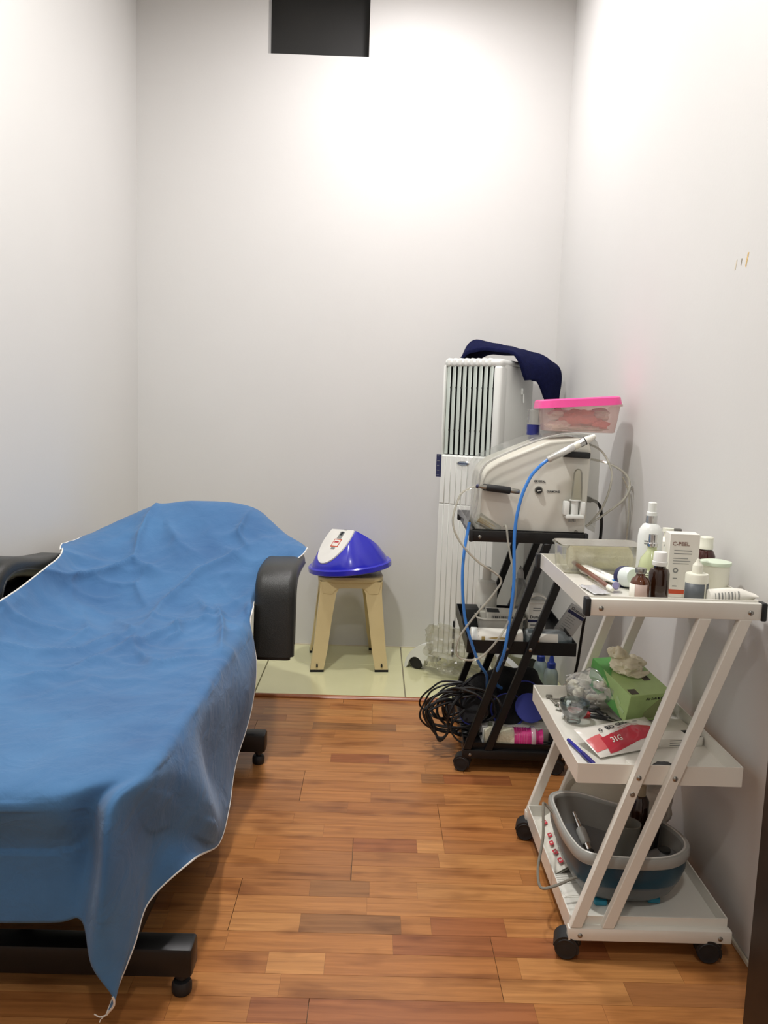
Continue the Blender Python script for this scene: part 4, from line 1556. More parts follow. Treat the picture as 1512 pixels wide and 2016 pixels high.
# scissors
t = thing('scissors', 'open scissors with red and black plastic handles behind the bowl', 'scissors', (.618, 2.045, ZM + .006), -48)
SRED = mat('scissor_red', 'a8373a', .4)
SBLK = mat('scissor_black', '25272a', .45)
for s, zz in ((-1, 0), (1, .0045)):
    bm = B()
    tube(bm, [Vector((-.062 + .030 * math.cos(a), s * .021 + .017 * math.sin(a), zz)) for a in [2 * math.pi * i / 14 for i in range(14)]], .0052, 8, closed=True, k=3)
    hd = obj('handle', bm, SRED if s < 0 else SBLK, t)
    bm = B()
    prism(bm, [(-.038, s * .014), (-.03, s * .022), (.004, s * .006), (.022, -s * .002), (.02, -s * .008), (-.004, s * -.004)], .008, T(0, 0, zz - .004), .002, 1)
    obj('shank', bm, SBLK, hd)
    bm = B()
    prism(bm, [(.016, -s * .009), (.012, s * .004), (.085, s * .002 - s * .011), (.086, -s * .0125)], .0018, T(0, 0, zz - .001))
    obj('blade', bm, STEEL, t)
bm = B()
cyl(bm, (.004, 0, -.004), (.004, 0, .012), .005)
obj('pivot', bm, STEEL, t)

# metal scoop, stick, clip, brush
t = thing('steel_scoop', 'small bent steel measuring scoop by the left rim of the shelf', 'scoop', (.513, 2.140, ZM), 0)
bm = B()
lathe(bm, [(0, .001), (.009, .002), (.0135, .009), (.0145, .012), (.0135, .012), (.0085, .004), (0, .003)], 22, T(.003, -.034, 0))
obj('bowl', bm, CHROME, t)
bm = B()
tube(bm, [(.001, -.022, .011), (-.002, .01, .008), (-.006, .045, .006), (-.010, .056, .006)], .0032, 6)
bx(-.016, .002, .050, .066, .002, .010, .002, bm=bm)
obj('handle', bm, STEEL, t)
bm = B()
cyl(bm, (-.022, 0, 0), (.024, .004, 0), .0042, n=12)
o = obj('metal_rod', bm, STEEL)
o.location = (.532, 2.172, ZM + .0044)
tag(o, 'short dull metal rod lying near the rear rim of the shelf', 'rod')
t = thing('hair_clip', 'black toothed hair clip lying beside the metal rod', 'clip', (.562, 2.140, ZM), -20)
bm = B()
prism(bm, [(-.026, .004), (-.016, .009), (.02, .006), (.028, 0), (.02, -.006), (-.018, -.007)], .006, T(0, 0, .001), .001, 1)
obj('jaw', bm, RUBBER, t)
bm = B()
for i in range(7):
    box(bm, (-.016 + i * .006, .008, .005), (.002, .008, .005))
obj('teeth', bm, RUBBER, t)
t = thing('white_brush', 'white plastic applicator brush lying between scoop and bowl', 'brush', (.530, 2.10, ZM + .0055), 0)
bm = B()
MW_, l = axis_m((.022, .052, .001), (-.022, -.062, 0))
lathe(bm, [(0, .012), (.0035, .012), (.0045, .03), (.0035, .12), (0, .122)], 12, MW_)
obj('handle', bm, WPLAST, t)
bm = B()
box(bm, (0, 0, .006), (.013, .010, .016), .002, M=MW_)
obj('head', bm, WPLAST, t)

# needle pouch
t = thing('needle_pouch', 'red and white printed plastic pouch of syringes reading BD Glide 31G', 'pouch', (.620, 1.885, ZM + .020), 25, rx=17)
PL, PW = .225, .105


def pouch_z(u, v, k=1):
    e = max(0, (1 - abs(u) ** 2.6)) * max(0, (1 - abs(v) ** 2.2))
    return .022 * e ** .8 * (1 + .25 * noise.noise(Vector((u * 2.2, v * 1.6, 3)))) + .0022 * noise.noise(Vector((u * 9, v * 5, 1))) * e + .001


def pouch_g(u0, u1, v0, v1, dz, nu=40, nv=18, wob=0):
    g = []
    for j in range(nv + 1):
        r = []
        for i in range(nu + 1):
            u = u0 + (u1 - u0) * i / nu
            f = j / nv
            lo_ = v0 + wob * math.sin(u * 3.0 + .5)
            hi_ = v1 + wob * math.sin(u * 3.0 + .5)
            v = lo_ + (hi_ - lo_) * f
            r.append(Vector((u * PL / 2, v * PW / 2, pouch_z(u, v) + dz)))
        g.append(r)
    return g


bm = B()
gridmesh(bm, pouch_g(-1, 1, -1, 1, 0))
gridmesh(bm, [[Vector((p.x, p.y, .0004)) for p in r] for r in pouch_g(-1, 1, -1, 1, 0, 6, 4)])
obj('wrapper', bm, mat('pouch_white', 'e6e2da', .3, var=.04, coat=.5), t, angle=180)
bm = B()
gridmesh(bm, pouch_g(-.72, .98, -.80, .02, .0009, 40, 12, .14))
obj('red_band', bm, mat('pouch_red', 'bf3344', .28, var=.12, vscale=20, coat=.5), t, angle=180)
bm = B()
gridmesh(bm, pouch_g(-.98, -.66, -.72, .12, .0008, 10, 10))
obj('pink_end', bm, mat('pouch_pink', 'd9686c', .3, coat=.4), t, angle=180)
lt = text('BD Glide', .019, Matrix(), INK, t, depth=.0002, bold=.0004)
lt2 = text('31G', .019, Matrix(), PAPER, t, depth=.0002, bold=.0004)
lt3 = text('with', .010, Matrix(), GREYINK, t, depth=.0002)
for o_, cx, cy, rot_ in ((lt, -.012, .0195, 5), (lt2, -.045, -.022, 2), (lt3, .050, .027, 5)):
    for v in o_.data.vertices:
        p = R(rot_, 'Z') @ v.co
        x, y = p.x + cx, p.y + cy
        v.co = Vector((x, y, pouch_z(x / (PL / 2), y / (PW / 2)) + .0022 + p.z))
bm = B()
lathe(bm, [(.0032, .0003), (.0052, .0003), (.0052, 0), (.0032, 0)], 16, T(-.066, .0145, pouch_z(-.066 / (PL / 2), .0145 / (PW / 2)) + .0024))
obj('round_mark', bm, INK, t)
bm = B()
for k in range(2):
    g = [[Vector((x, .009 - k * .004 + dy + .05 * (x + .0), pouch_z(x / (PL / 2), (.009 - k * .004) / (PW / 2)) + .0022)) for x in [-.02 + .006 * i for i in range(12 - 4 * k)]] for dy in (0, .0014)]
    gridmesh(bm, g)
obj('small_print', bm, mat('pink_ink', 'b9898a', .6), t)

# pen, small carton, flat cartons, dark pebble
t = thing('blue_pen', 'blue capped pen lying in the front left corner of the shelf', 'pen', (.500, 1.815, ZM + .0065))
MPn, l = axis_m((-.012, .075, 0), (.016, -.068, 0))
bm = B()
lathe(bm, [(0, 0), (.004, 0), (.0046, .004), (.0046, .085), (0, .085)], 12, MPn)
obj('barrel', bm, mat('pen_blue', '26259a', .3), t)
bm = B()
lathe(bm, [(0, .08), (.0058, .08), (.0058, .135), (.003, .146), (0, .146)], 12, MPn)
obj('cap', bm, mat('pen_navy', '1c1a70', .3), t)
t = carton('crumpled_carton', 'small crumpled white carton under the front edge of the needle pouch', 'carton', T(.610, 1.738, ZM) @ R(8, 'Z'), (.05, .026, .022), PAPER)
bm = B()
lines(bm, FRONT(-.005, -.0131, .012), 2, -.012, .008, .002, .006, .003, 2)
obj('print', bm, INK, t)
bm = B()
blob(bm, (0, 0, .010), (.026, .014, .010), .3, 6, 3, 5)
o = obj('dark_sponge', bm, mat('charcoal', '4a4a4a', .8))
o.location = (.668, 1.742, ZM)
tag(o, 'small charcoal grey sponge lying by the front rim', 'sponge')
t = carton('long_flat_carton', 'flat white carton with open flap lying behind the slanted legs', 'carton', T(.735, 1.900, ZM) @ R(10, 'Z'), (.155, .048, .022), PAPER)
bm = B()
lines(bm, FRONT(.02, -.0241, .012), 3, -.03, .03, .005, .006, .0016, 2)
lines(bm, FRONT(-.05, -.0241, .012), 3, -.02, .02, .003, .005, .0012, 4)
obj('print', bm, GREYINK, t)
bm = B()
box(bm, (.06, .0, .0222), (.03, .044, .0008))
obj('dark_slit', bm, DARK, t)
t = carton('thin_carton', 'thin white printed carton lying flat under the glove box', 'carton', T(.755, 1.985, ZM) @ R(8, 'Z'), (.13, .085, .012), mat('offwhite_card', 'd9d6c8', .6))
bm = B()
lines(bm, FRONT(-.01, -.0426, .007), 1, -.04, .02, .0, .006, .003, 2)
obj('print', bm, GREYINK, t)
t = carton('lower_carton', 'grey-white box supporting the rear of the glove box', 'carton', T(.72, 2.112, ZM) @ R(12, 'Z'), (.14, .10, .024), mat('grey_card', 'b9b8ad', .6))

# ---------------------------------------------------------------- white trolley, bottom shelf
t = thing('foot_bath', 'grey and teal plastic foot bath filled with odds and ends', 'foot bath', (.625, 1.88, ZB))
RIM = [(-.138, .165), (-.147, .06), (-.143, -.05), (-.118, -.128), (-.03, -.150), (.075, -.143), (.138, -.092), (.143, -.02), (.092, .075), (.0, .145), (-.075, .188)]
RIMS = [Vector((p.x, p.y, 0)) for p in spline([(x, y, 0) for x, y in RIM], 5, True)]


def fbring(s, z, dx=0, dy=0):
    return [Vector((p.x * s + dx, p.y * s + dy, z)) for p in RIMS]


GREYB = mat('footbath_grey', 'a3a49f', .3, var=.03)
DGREYB = mat('footbath_dark_grey', '6c6d6d', .4, var=.05)
TEAL = mat('footbath_teal', '1d4457', .3, var=.06)
bm = B()
loft(bm, [fbring(.985, .118), fbring(1.0, .122), fbring(1.0, .138), fbring(.985, .143), fbring(.915, .143), fbring(.90, .138), fbring(.895, .118)], False)
obj('rim', bm, GREYB, t)
bm = B()
loft(bm, [fbring(.90, .062), fbring(.955, .09), fbring(.968, .122)], False)
obj('body', bm, TEAL, t)
bm = B()
loft(bm, [fbring(.66, .012), fbring(.80, .03), fbring(.905, .064), fbring(.90, .068)], True)
obj('base', bm, DGREYB, t)
bm = B()
loft(bm, [fbring(.897, .135), fbring(.84, .075), fbring(.74, .05)], False)
bm.faces.new([v for v in bm.verts if abs(v.co.z - .05) < 1e-6])
obj('inner_wall', bm, mat('footbath_inner', '908e88', .5), t)
bm = B()
for a, b_ in (((-.08, -.05), (-.05, -.11)), ((.05, -.10), (.08, -.03))):
    m_, l_ = axis_m((a[0], a[1], .002), (b_[0], b_[1], .002))
    box(bm, ((a[0] + b_[0]) / 2, (a[1] + b_[1]) / 2, .0075), (.03, .05, .014), .004)
obj('rubber_foot', bm, mat('footbath_turquoise', '2f90ac', .4), t)
bm = B()
loft(bm, [fbring(.915, .1432), fbring(.93, .1452), fbring(.945, .1432)], False)
obj('bright_edge', bm, mat('footbath_light', 'd4d2cb', .25), t)
bm = B()
P = [(-.142, .075, .13), (-.166, .09, .152), (-.176, .06, .155), (-.186, -.0, .11), (-.205, -.05, .06), (-.205, -.09, .035), (-.175, -.10, .045), (-.13, -.088, .058), (-.105, -.08, .060)]
tube(bm, P, .0035, 7)
obj('mains_cord', bm, mat('grey_cord', '7f7a6e', .5), t)

o_b = (.625, 1.88, ZB)
t = thing('syrup_bottle', 'dark brown bottle with cream cap standing upright in the foot bath', 'bottle', (.690, 1.935, ZB + .0515))
bm = B()
lathe(bm, [(0, 0), (.021, 0), (.022, .002), (.022, .135), (.014, .148), (0, .148)], 24)
obj('bottle_body', bm, AMBER, t)
bm = B()
lathe(bm, [(0, .147), (.0125, .147), (.013, .15), (.0125, .174), (0, .176)], 20)
obj('cap', bm, mat('tan_cap', 'b9ae94', .5), t)
bm = bx(-.005, .005, -.02, .02, 0, .12, .003)
o = obj('black_handle_strip', bm, RUBBER)
o.location = (.712, 1.895, ZB + .0515)
o.rotation_euler = (0, math.radians(4), 0)
tag(o, 'flat black plastic handle standing in the foot bath by the brown bottle', 'handle')

t = thing('steel_device', 'white and chrome handheld probe propped inside the foot bath wall', 'probe', (.540, 1.915, ZB + .088))
MD_, l = axis_m((.012, -.115, -.012), (-.014, .06, .062))
bm = B()
lathe(bm, [(0, .07), (.0105, .07), (.0125, .075), (.0125, .112), (.010, .116), (0, .116)], 18, MD_)
obj('collar', bm, GREYB, t)
bm = B()
lathe(bm, [(0, .116), (.0065, .116), (.0065, .14), (.0045, .145), (.0045, .165), (0, .166)], 16, MD_)
lathe(bm, [(0, .052), (.0095, .052), (.0095, .07), (0, .07)], 16, MD_)
obj('chrome_tip', bm, CHROME, t)
bm = B()
lathe(bm, [(0, 0), (.006, .002), (.010, .02), (.011, .05), (0, .052)], 16, MD_)
obj('grip', bm, RUBBER, t)
t = thing('steel_cup', 'squat grey plastic cup lying on its side in the foot bath', 'cup', (.570, 1.805, ZB + .076), 20)
bm = B()
lathe(bm, [(.024, .04), (.0255, .04), (.0245, 0), (.02, -.004), (0, -.004)], 24, frame((0, .01, 0), (1, 0, 0), (0, .35, 1)))
obj('cup', bm, mat('pale_grey_plastic', 'aaa79c', .45), t)
t = thing('grey_mouse', 'rounded dark grey plastic attachment lying at the toe end of the foot bath', 'attachment', (.705, 1.812, ZB + .082), 25)
bm = B()
blob(bm, (0, 0, .022), (.046, .026, .020), .08, 3, 3, 2)
obj('shell', bm, DGREYB, t)
bm = B()
lathe(bm, [(0, .0), (.014, 0), (.014, .006), (0, .007)], 20, T(.006, -.004, .039))
obj('dial', bm, DARK, t)
t = thing('plastic_beaker', 'grey translucent beaker standing in the foot bath', 'beaker', (.640, 1.865, ZB + .0515), 0)
bm = B()
lathe(bm, [(0, 0), (.024, 0), (.026, .01), (.030, .108), (.031, .110), (.029, .110), (.0245, .012), (0, .01)], 24)
obj('beaker', bm, clear('beaker_plastic', 'd8d6cc', .5, 'a8a69c', .3), t)

# white plate lids and bag behind the bath
t = thing('white_dish', 'white oval dish standing on edge behind the foot bath', 'dish', (.640, 2.10, ZB), -18)
bm = B()
lathe(bm, [(0, .001), (.075, .002), (.086, .012), (.088, .013), (.078, .0), (.07, -.002), (0, -.002)], 36, T(0, 0, .105) @ R(62, 'X') @ Matrix.Diagonal((1.1, .78, 1, 1)))
obj('dish', bm, mat('dish_white', 'd9d5c4', .4), t)
bm = B()
bmesh.ops.create_icosphere(bm, subdivisions=4, radius=1)
for v in bm.verts:
    d = v.co.copy()
    k = 1 + .35 * noise.fractal(d * 2.1, 1, 2, 4) - .2 * abs(noise.noise(d * 5))
    v.co = Vector((d.x * .062 * k, d.y * .040 * k, max(.001, .072 + d.z * .078 * k)))
o = obj('white_bag', bm, clear('white_film_bag', 'f4f2ec', .55, 'e6e0d6', .3), angle=180)
o.location = (.755, 2.06, ZB + .03)
tag(o, 'crumpled whitish plastic bag stuffed between foot bath and wall', 'bag')
# sachets with red marks
SACH = mat('sachet_white', 'dcd9cd', .35, var=.05)
for i, (x, y, rz_, tilt, marks) in enumerate(((.500, 2.115, 6, 24, 1), (.498, 2.030, -6, 20, 2), (.498, 1.948, 6, 16, 2))):
    lab = ('white sachet with one red mark by the rear castor of the white trolley', 'white sachet with two red marks at the middle of the bottom shelf rim', 'white sachet with red squares lying where the foot bath cord crosses')[i]
    t = thing('medical_sachet', lab, 'sachet', (x, y, ZB + .004), rz_, 'white sachets on the bottom shelf')
    g = [[Vector((u * .026, v * .044, .012 + .016 * u + .008 * (1 - u * u) * (1 - v * v) + .004 * noise.noise(Vector((u * 3 + i * 5, v * 3, 0))))) for u in [-1 + .2 * q for q in range(11)]] for v in [-1 + .125 * q for q in range(17)]]
    bm = B()
    gridmesh(bm, g)
    gridmesh(bm, [[Vector((p.x, p.y, p.z - .008)) for p in r[::5]] for r in g[::8]])
    obj('wrapper', bm, SACH, t, angle=180)
    for q in range(marks):
        yy = -.024 + .04 * q if marks > 1 else .0
        bm = B()
        prism(bm, rrect(.011, .020, .002), .0005, frame((-.004, yy, .0225), (1, .1, .4), (-.1, 1, 0)))
        mk = obj('red_mark', bm, RED, t)
        bm = B()
        lathe(bm, [(.0016, .0003), (.0032, .0003), (.0032, 0), (.0016, 0)], 12, frame((-.004, yy, .0232), (1, .1, .4), (-.1, 1, 0)))
        obj('white_ring', bm, PAPER, mk)
t = thing('folded_leaflet', 'folded white paper leaflet lying flat under the foot bath', 'leaflet', (.512, 1.86, ZB), 8)
bm = bx(-.038, .038, -.05, .05, .0002, .0012)
bx(-.034, .036, -.046, .048, .0014, .0022, bm=bm)
obj('paper', bm, PAPER, t)
bm = B()
lines(bm, T(-.005, .02, .0024), 5, -.025, .03, .02, .009, .0016, 3)
obj('print', bm, mat('faint_ink', 'b9b6ac', .7), t)

# ---------------------------------------------------------------- black trolley, middle shelf
t = bottle('lotion_jug', 'white plastic lotion bottle with narrow neck and marker writing', 'bottle', (.425, 2.955, ZM),
           [(0, 0), (.039, 0), (.041, .003), (.041, .150), (.034, .168), (.018, .176), (0, .176)], mat('jug_white', 'd9d7cc', .4),
           [(0, .176), (.0165, .176), (.0165, .205), (.0135, .222), (0, .224)], mat('jug_cap', 'cfcdc2', .4))
text('1on', .022, frame((-.012, -.0413, .080), (1, .25, 0), (0, 0, 1)), INK, t)
t = thing('round_tub', 'white translucent plastic tub holding a small carton', 'tub', (.455, 2.80, ZM + .022), 0)
bm = B()
rings = []
for z, w, d, r in ((.003, .135, .085, .03), (.001, .14, .09, .03), (.055, .162, .108, .034), (.056, .174, .118, .036), (.062, .174, .118, .036)):
    rings.append([Vector((x, y, z)) for x, y in rrect(w, d, r)])
loft(bm, rings[::-1], False)
bm.faces.new([v for v in bm.verts if abs(v.co.z - .003) < 1e-6])
obj('tub_body', bm, mat('tub_white', 'cfccc1', .4), t)
t = carton('barcode_carton', 'pale carton with barcode lying in the translucent tub', 'carton', T(.470, 2.80, ZM + .027) @ R(-3, 'Z'), (.125, .07, .072), mat('carton_pale', 'c9c6bb', .55))
bm = B()
rb = random.Random(5)
x = -.045
while x < .05:
    w_ = rb.choice((.0012, .002, .003))
    box(bm, (x, 0, .0002), (w_, .014, .0004), M=FRONT(0, -.0352, .052))
    x += w_ + rb.choice((.0015, .0025))
obj('barcode', bm, INK, t)
obj('dark_flap', bx(-.0625, -.02, -.0352, .02, .0722, .0728), DARK, t)
obj('tub_stand', bx(-.07, .07, -.045, .045, ZM - ZM, .0215, .003), DARK, None)
o = bpy.data.objects['tub_stand']
o.name = 'black_tray'
o.location = (.452, 2.80, ZM)
tag(o, 'low black plastic tray under the translucent tub', 'tray')
t = carton('upright_small_carton', 'white medicine carton with navy stripe standing beside the translucent tub', 'carton', T(.580, 2.80, ZM) @ R(2, 'Z'), (.062, .05, .135), PAPER)
obj('navy_stripe', bx(-.0312, .0312, -.0256, -.025, .066, .075), NAVYINK, t)
text('Dummit', .015, FRONT(.0, -.0256, .084), INK, t, bold=.0002)
bm = B()
lines(bm, FRONT(0, -.0254, .05), 3, -.022, .024, .006, .012, .005, 7)
lines(bm, FRONT(0, -.0254, .112), 2, -.015, .02, .004, .008, .003, 9)
obj('print', bm, GREYINK, t)
obj('open_flap', bx(-.026, .03, -.03, .02, .1352, .1368), PAPER, t).rotation_euler = (0, 0, 0)
MD = frame((.660, 2.85, ZM), (.97, -.22, 0), (.22, .97, 0)) @ R(30, 'Y') @ T(0.02, 0, 0.018)
t = carton('leaning_carton', 'white medicine carton with navy stripe leaning tilted at the shelf end', 'carton', MD, (.064, .035, .115), mat('carton_grey', 'b9b8b4', .55))
obj('navy_stripe', bx(-.0312, .0312, -.0182, -.0175, .086, .098), NAVYINK, t)
text('Dummit', .0155, FRONT(.0, -.0180, .106), INK, t, bold=.0002)
bm = B()
lines(bm, FRONT(0, -.0178, .076), 7, -.022, .02, .0, .009, .002, 7)
obj('print', bm, GREYINK, t)
t = thing('wipes_canister', 'white wipes canister with gold leaf print lying on its side', 'canister', (.425, 2.672, ZM + .0345), -1.5)
MX = frame((-.088, 0, 0), (0, 1, 0), (0, 0, 1))
MX = Matrix(((0, 0, 1, -.088), (1, 0, 0, 0), (0, 1, 0, 0), (0, 0, 0, 1)))
bm = B()
lathe(bm, [(0, .02), (.0325, .02), (.0325, .172), (.030, .175), (0, .175)], 32, MX)
obj('can', bm, PAPER, t)
bm = B()
lathe(bm, [(0, .004), (.012, .004), (.0125, .001), (.020, .0), (.0335, .003), (.034, .006), (.034, .022), (0, .022)], 32, MX)
obj('lid', bm, WPLAST, t)
GOLD = mat('gold_print', 'a9925a', .4, .3)


def canprint(x0, x1, a0, a1, m_, nm='print'):
    bm = B()
    gridmesh(bm, [[Vector((x, -.0329 * math.cos(math.radians(a)), .0329 * math.sin(math.radians(a)))) for x in [x0 + (x1 - x0) * i / 10 for i in range(11)]] for a in [a0 + (a1 - a0) * j / 5 for j in range(6)]])
    return obj(nm, bm, m_, t)


canprint(-.052, -.040, -5, 22, GOLD, 'gold_square')
bm = B()
pts_up, pts_dn = [], []
for i in range(13):
    x = -.03 + .072 * i / 12
    h = 7 * math.sin(math.pi * i / 12)
    for L_, s in ((pts_up, 1), (pts_dn, -1)):
        a = math.radians(14 + s * h)
        L_.append(Vector((x, -.0329 * math.cos(a), .0329 * math.sin(a))))
gridmesh(bm, [pts_dn, pts_up])
obj('gold_leaf', bm, GOLD, t)
for q, (xa, xb) in enumerate(((-.04, -.034), (-.031, -.027), (-.025, -.019))):
    canprint(xa, xb, -34, -22, GREYINK)
canprint(-.062, -.061, -60, 80, GREYINK, 'seam')
t = thing('clear_bottle', 'clear bluish plastic bottle with white label lying on its side', 'bottle', (.602, 2.676, ZM + .035), -1.5)
MX2 = Matrix(((0, 0, 1, -.078), (1, 0, 0, 0), (0, 1, 0, 0), (0, 0, 0, 1)))
bm = B()
lathe(bm, [(0, .0), (.028, 0), (.033, .006), (.0335, .11), (.026, .132), (.014, .142), (.011, .146), (.011, .156), (0, .157)], 28, MX2)
obj('bottle_body', bm, clear('bluish_plastic', 'd5dde0', .35, 'a9b8bd', .15, .3), t)
bm = B()
gridmesh(bm, [[Vector((x, -.0338 * math.cos(math.radians(a)), .0338 * math.sin(math.radians(a)))) for x in [-.055 + .082 * i / 10 for i in range(11)]] for a in range(-25, 46, 10)])
lb = obj('label', bm, PAPER, t)
for x0, x1, m_ in ((-.0555, -.046, mat('label_green', '3f8f4a', .5)), (-.044, -.038, mat('label_orange', 'd98a55', .5)), (-.034, .02, None)):
    if m_:
        bm = B()
        gridmesh(bm, [[Vector((x, -.0341 * math.cos(math.radians(a)), .0341 * math.sin(math.radians(a)))) for x in (x0, x1)] for a in range(-24, 45, 10)])
        obj('label_stripe', bm, m_, lb)
# bottles standing at the back of that shelf
bottle('clear_spray_bottle', 'clear plastic spray bottle at the back behind the slanted black legs', 'bottle', (.548, 2.955, ZM),
       [(0, 0), (.030, 0), (.032, .003), (.032, .14), (.026, .165), (.013, .185), (0, .187)], clear('grey_clear', 'e0e0dc', .35, 'b8b8b4', .15),
       [(0, .186), (.013, .186), (.013, .20), (.009, .215), (0, .232)], clear('grey_clear_cap', 'e0e0dc', .6, 'c4c4c0', .2))
bm = bx(-.03, .02, -.04, .04, 0, .095, .004)
o = obj('black_box', bm, DARK)
o.location = (.366, 2.86, ZM)
tag(o, 'small black box standing at the left end of the middle shelf', 'box')
t = thing('cotton_wipe', 'folded cloth wipe lying on top of the striped medicine carton', 'cloth', (.585, 2.815, ZM + .138), 0)
bm = B()
gridmesh(bm, [[Vector((u * .03, v * .02, .004 + .012 * (1 - u * u) + .003 * noise.noise(Vector((u * 3, v * 3, 0))))) for u in [-1 + .2 * q for q in range(11)]] for v in [-1 + .25 * q for q in range(9)]])
solid(obj('cloth', bm, WCOTTON, t, angle=180), .004, 1)

# ---------------------------------------------------------------- black trolley, bottom shelf
CABLE = mat('black_cable', '131314', .45)
cb = thing('cable_bundle', 'tangled bundle of black cables spilling over the left side of the bottom shelf', 'cables', (.36, 2.82, ZB))
rb = random.Random(21)
for i in range(13):
    cx, cy, cz = rb.uniform(-.07, .05), rb.uniform(-.09, .08), rb.uniform(.055, .12)
    rx_, rz_ = rb.uniform(.06, .13), rb.uniform(.045, .095)
    tl = rb.uniform(-.5, .5)
    yw = rb.uniform(-.5, .5)
    pts = []
    for q in range(12):
        a = 2 * math.pi * q / 12
        x, z = rx_ * math.cos(a), rz_ * math.sin(a)
        x, z = x * math.cos(tl) - z * math.sin(tl), x * math.sin(tl) + z * math.cos(tl)
        p = Vector((cx + x * math.cos(yw) + rb.uniform(-.008, .008), cy + x * math.sin(yw) + rb.uniform(-.012, .012), cz + z))
        p.z = max(p.z, .006)
        if p.x < -.035:
            pass
        pts.append(p)
    bm = B()
    tube(bm, pts, rb.choice((.0035, .0042, .005)), 7, closed=True, k=5)
    obj('cable', bm, CABLE, cb)
# big loop hanging out to the left over the floor
for k, (dx, dz) in enumerate(((0, 0), (.012, .006), (.02, -.006))):
    bm = B()
    tube(bm, [(-.02, -.05, .10), (-.09 + dx, -.075, .135 + dz), (-.150 + dx, -.085, .115 + dz), (-.165 + dx, -.09, .095), (-.150 + dx, -.095, .06), (-.118, -.10, .02), (-.105, -.105, .006 - dz), (-.085, -.105, .02), (-.06, -.10, .07), (-.02, -.09, .11)], .0045, 7)
    obj('cable', bm, CABLE, cb)
bm = B()
tube(bm, [(-.06, -.12, .12), (-.07, -.13, .05), (-.03, -.14, .01), (.05, -.15, .012), (.14, -.155, .022), (.22, -.155, .026), (.27, -.14, .02)], .0035, 7)
obj('cable', bm, CABLE, cb)
# dark pouch behind
bm = B()
bmesh.ops.create_icosphere(bm, subdivisions=4, radius=1)
for v in bm.verts:
    d = v.co.copy()
    k = 1 + .25 * noise.noise(d * 1.7)
    v.co = Vector((d.x * .155 * k, d.y * .09 * k, max(.001, .085 + d.z * .10 * k)))
o = obj('black_bag', bm, mat('black_fabric', '17181b', .85, bump=.4, bscale=120), angle=180)
o.location = (.530, 2.99, ZB)
tag(o, 'soft black fabric bag slumped at the back of the bottom shelf', 'bag')


def pad(label, loc, nrm_, r, blue_front):
    t = thing('electrode_pad', label, 'pad', loc, group='round blue and black pads')
    M_, l = axis_m((0, 0, 0), nrm_)
    bm = B()
    lathe(bm, [(0, 0), (r, 0), (r + .001, .002), (r + .001, .007), (r, .008), (0, .008)], 36, M_)
    obj('blue_disc', bm, mat('pad_blue', '3a48b4', .45, var=.05), t)
    bm = B()
    if blue_front:
        lathe(bm, [(0, -.0005), (r * .95, -.0005), (r * .93, -.012), (0, -.014)], 36, M_)
    else:
        lathe(bm, [(0, .0085), (r * .93, .0085), (r * .90, .016), (r * .5, .019), (0, .019)], 36, M_)
    obj('black_foam', bm, mat('black_foam', '151518', .9, bump=.5, bscale=200), t)
    return t


pad('round pad lying with its plain blue face up front on the cables', (.571, 2.765, ZB + .108), (.05, -.80, .60), .052, True)
pad('round pad with black foam face and blue rim beside the plain blue pad', (.500, 2.790, ZB + .088), (-.05, -.74, .66), .062, False)
pad('round black foam pad standing behind the plain blue pad', (.572, 2.855, ZB + .115), (.0, -.85, .5), .060, False)
pad('round pad seen nearly edge-on among the black cables', (.372, 2.765, ZB + .095), (-.62, -.60, .45), .052, False)
t = carton('white_adapter', 'flat white box lying under the round pads on the bottom shelf', 'carton', T(.530, 2.74, ZB) @ R(3, 'Z'), (.26, .07, .055), PAPER)
obj('grey_face', bx(-.129, -.075, -.0356, -.0350, .004, .050), mat('pale_blue_grey', 'b4bcc2', .4), t)
obj('black_plug', bx(-.11, -.095, -.02, -.006, .0552, .07, .002), mat('olive_plug', '6a6d5c', .5), t)
t = thing('cotton_pack', 'clear pack of cotton wool with magenta printed band lying on the bottom shelf', 'pack', (.508, 2.670, ZB + .0385), -2)
MX3 = Matrix(((0, 0, 1, -.115), (1, 0, 0, 0), (0, 1, 0, 0), (0, 0, 0, 1)))


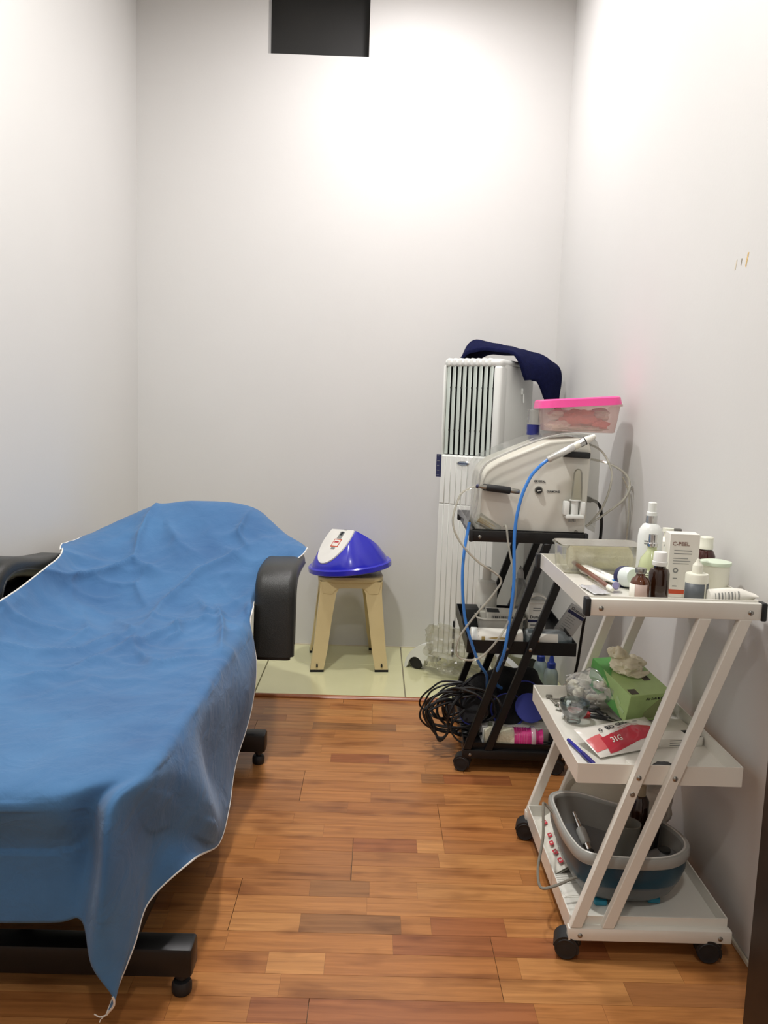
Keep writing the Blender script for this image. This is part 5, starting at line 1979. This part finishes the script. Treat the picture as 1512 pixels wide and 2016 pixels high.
def lumpy(bm, k):
    for v in bm.verts:
        v.co += Vector((0, v.co.y, v.co.z)).normalized() * k * noise.noise(v.co * 45) if Vector((0, v.co.y, v.co.z)).length > 1e-5 else Vector()
    return bm


bm = B()
lathe(bm, [(0, .006), (.024, .010), (.033, .025), (.035, .06), (.034, .112), (0, .113)], 28, MX3)
obj('cotton', lumpy(bm, .004), COTTON, t)
bm = B()
lathe(bm, [(0, .107), (.0352, .107), (.0362, .12), (.0355, .165), (.036, .178), (.030, .186), (.024, .192), (.030, .206), (0, .207)], 28, MX3)
obj('magenta_band', lumpy(bm, .003), mat('magenta_film', 'c6347c', .25, var=.2, vscale=70, coat=.5), t)
bm = B()
for k in range(6):
    cyl(bm, (-.006 + k * .0085 - .002, 0, 0), (-.0052 + k * .0085 - .002, 0, 0), .0366, n=28)
obj('pale_lines', bm, mat('pink_line', 'e48ab6', .3), t)
bm = B()
lathe(bm, [(.0385, .165), (.040, .168), (.040, .178), (.0385, .18)], 24, MX3 @ R(0, 'Z'))
obj('clear_ring', bm, clear('ring_film', 'ffffff', .4, 'ffffff', .1), t)
t = thing('cord_adapter', 'black mains adapter block at the right end of the bottom shelf', 'adapter', (.660, 2.705, ZB), -10)
obj('adapter_body', bx(-.03, .03, -.022, .022, .0, .045, .006), RUBBER, t)
obj('adapter_label', bx(-.018, .012, -.0226, -.022, .012, .030), mat('adapter_grey', '3a3b3d', .5), t)

# glue bottles behind on the tiles
for i, (x, y, lab) in enumerate(((.790, 3.42, 'clear blue-capped dropper bottle in front of the other on the tiles'), (.765, 3.52, 'clear blue-capped dropper bottle behind the other on the tiles'))):
    t = bottle('glue_bottle', lab, 'bottle', (x, y, .0012),
               [(0, 0), (.030, 0), (.032, .003), (.032, .085), (.026, .105), (.016, .116), (0, .116)], clear('glue_plastic', 'dfe8ea', .5, 'b4c9cc', .2),
               [(0, .115), (.0185, .115), (.0185, .136), (.012, .142), (.008, .165), (.005, .172), (0, .173)], mat('cap_blue', '1f3c9c', .35), group='glue bottles on the tiles')
    bm = B()
    lathe(bm, [(0, .172), (.0045, .172), (.004, .180), (0, .181)], 14)
    obj('nozzle_tip', bm, CREAMC, t)
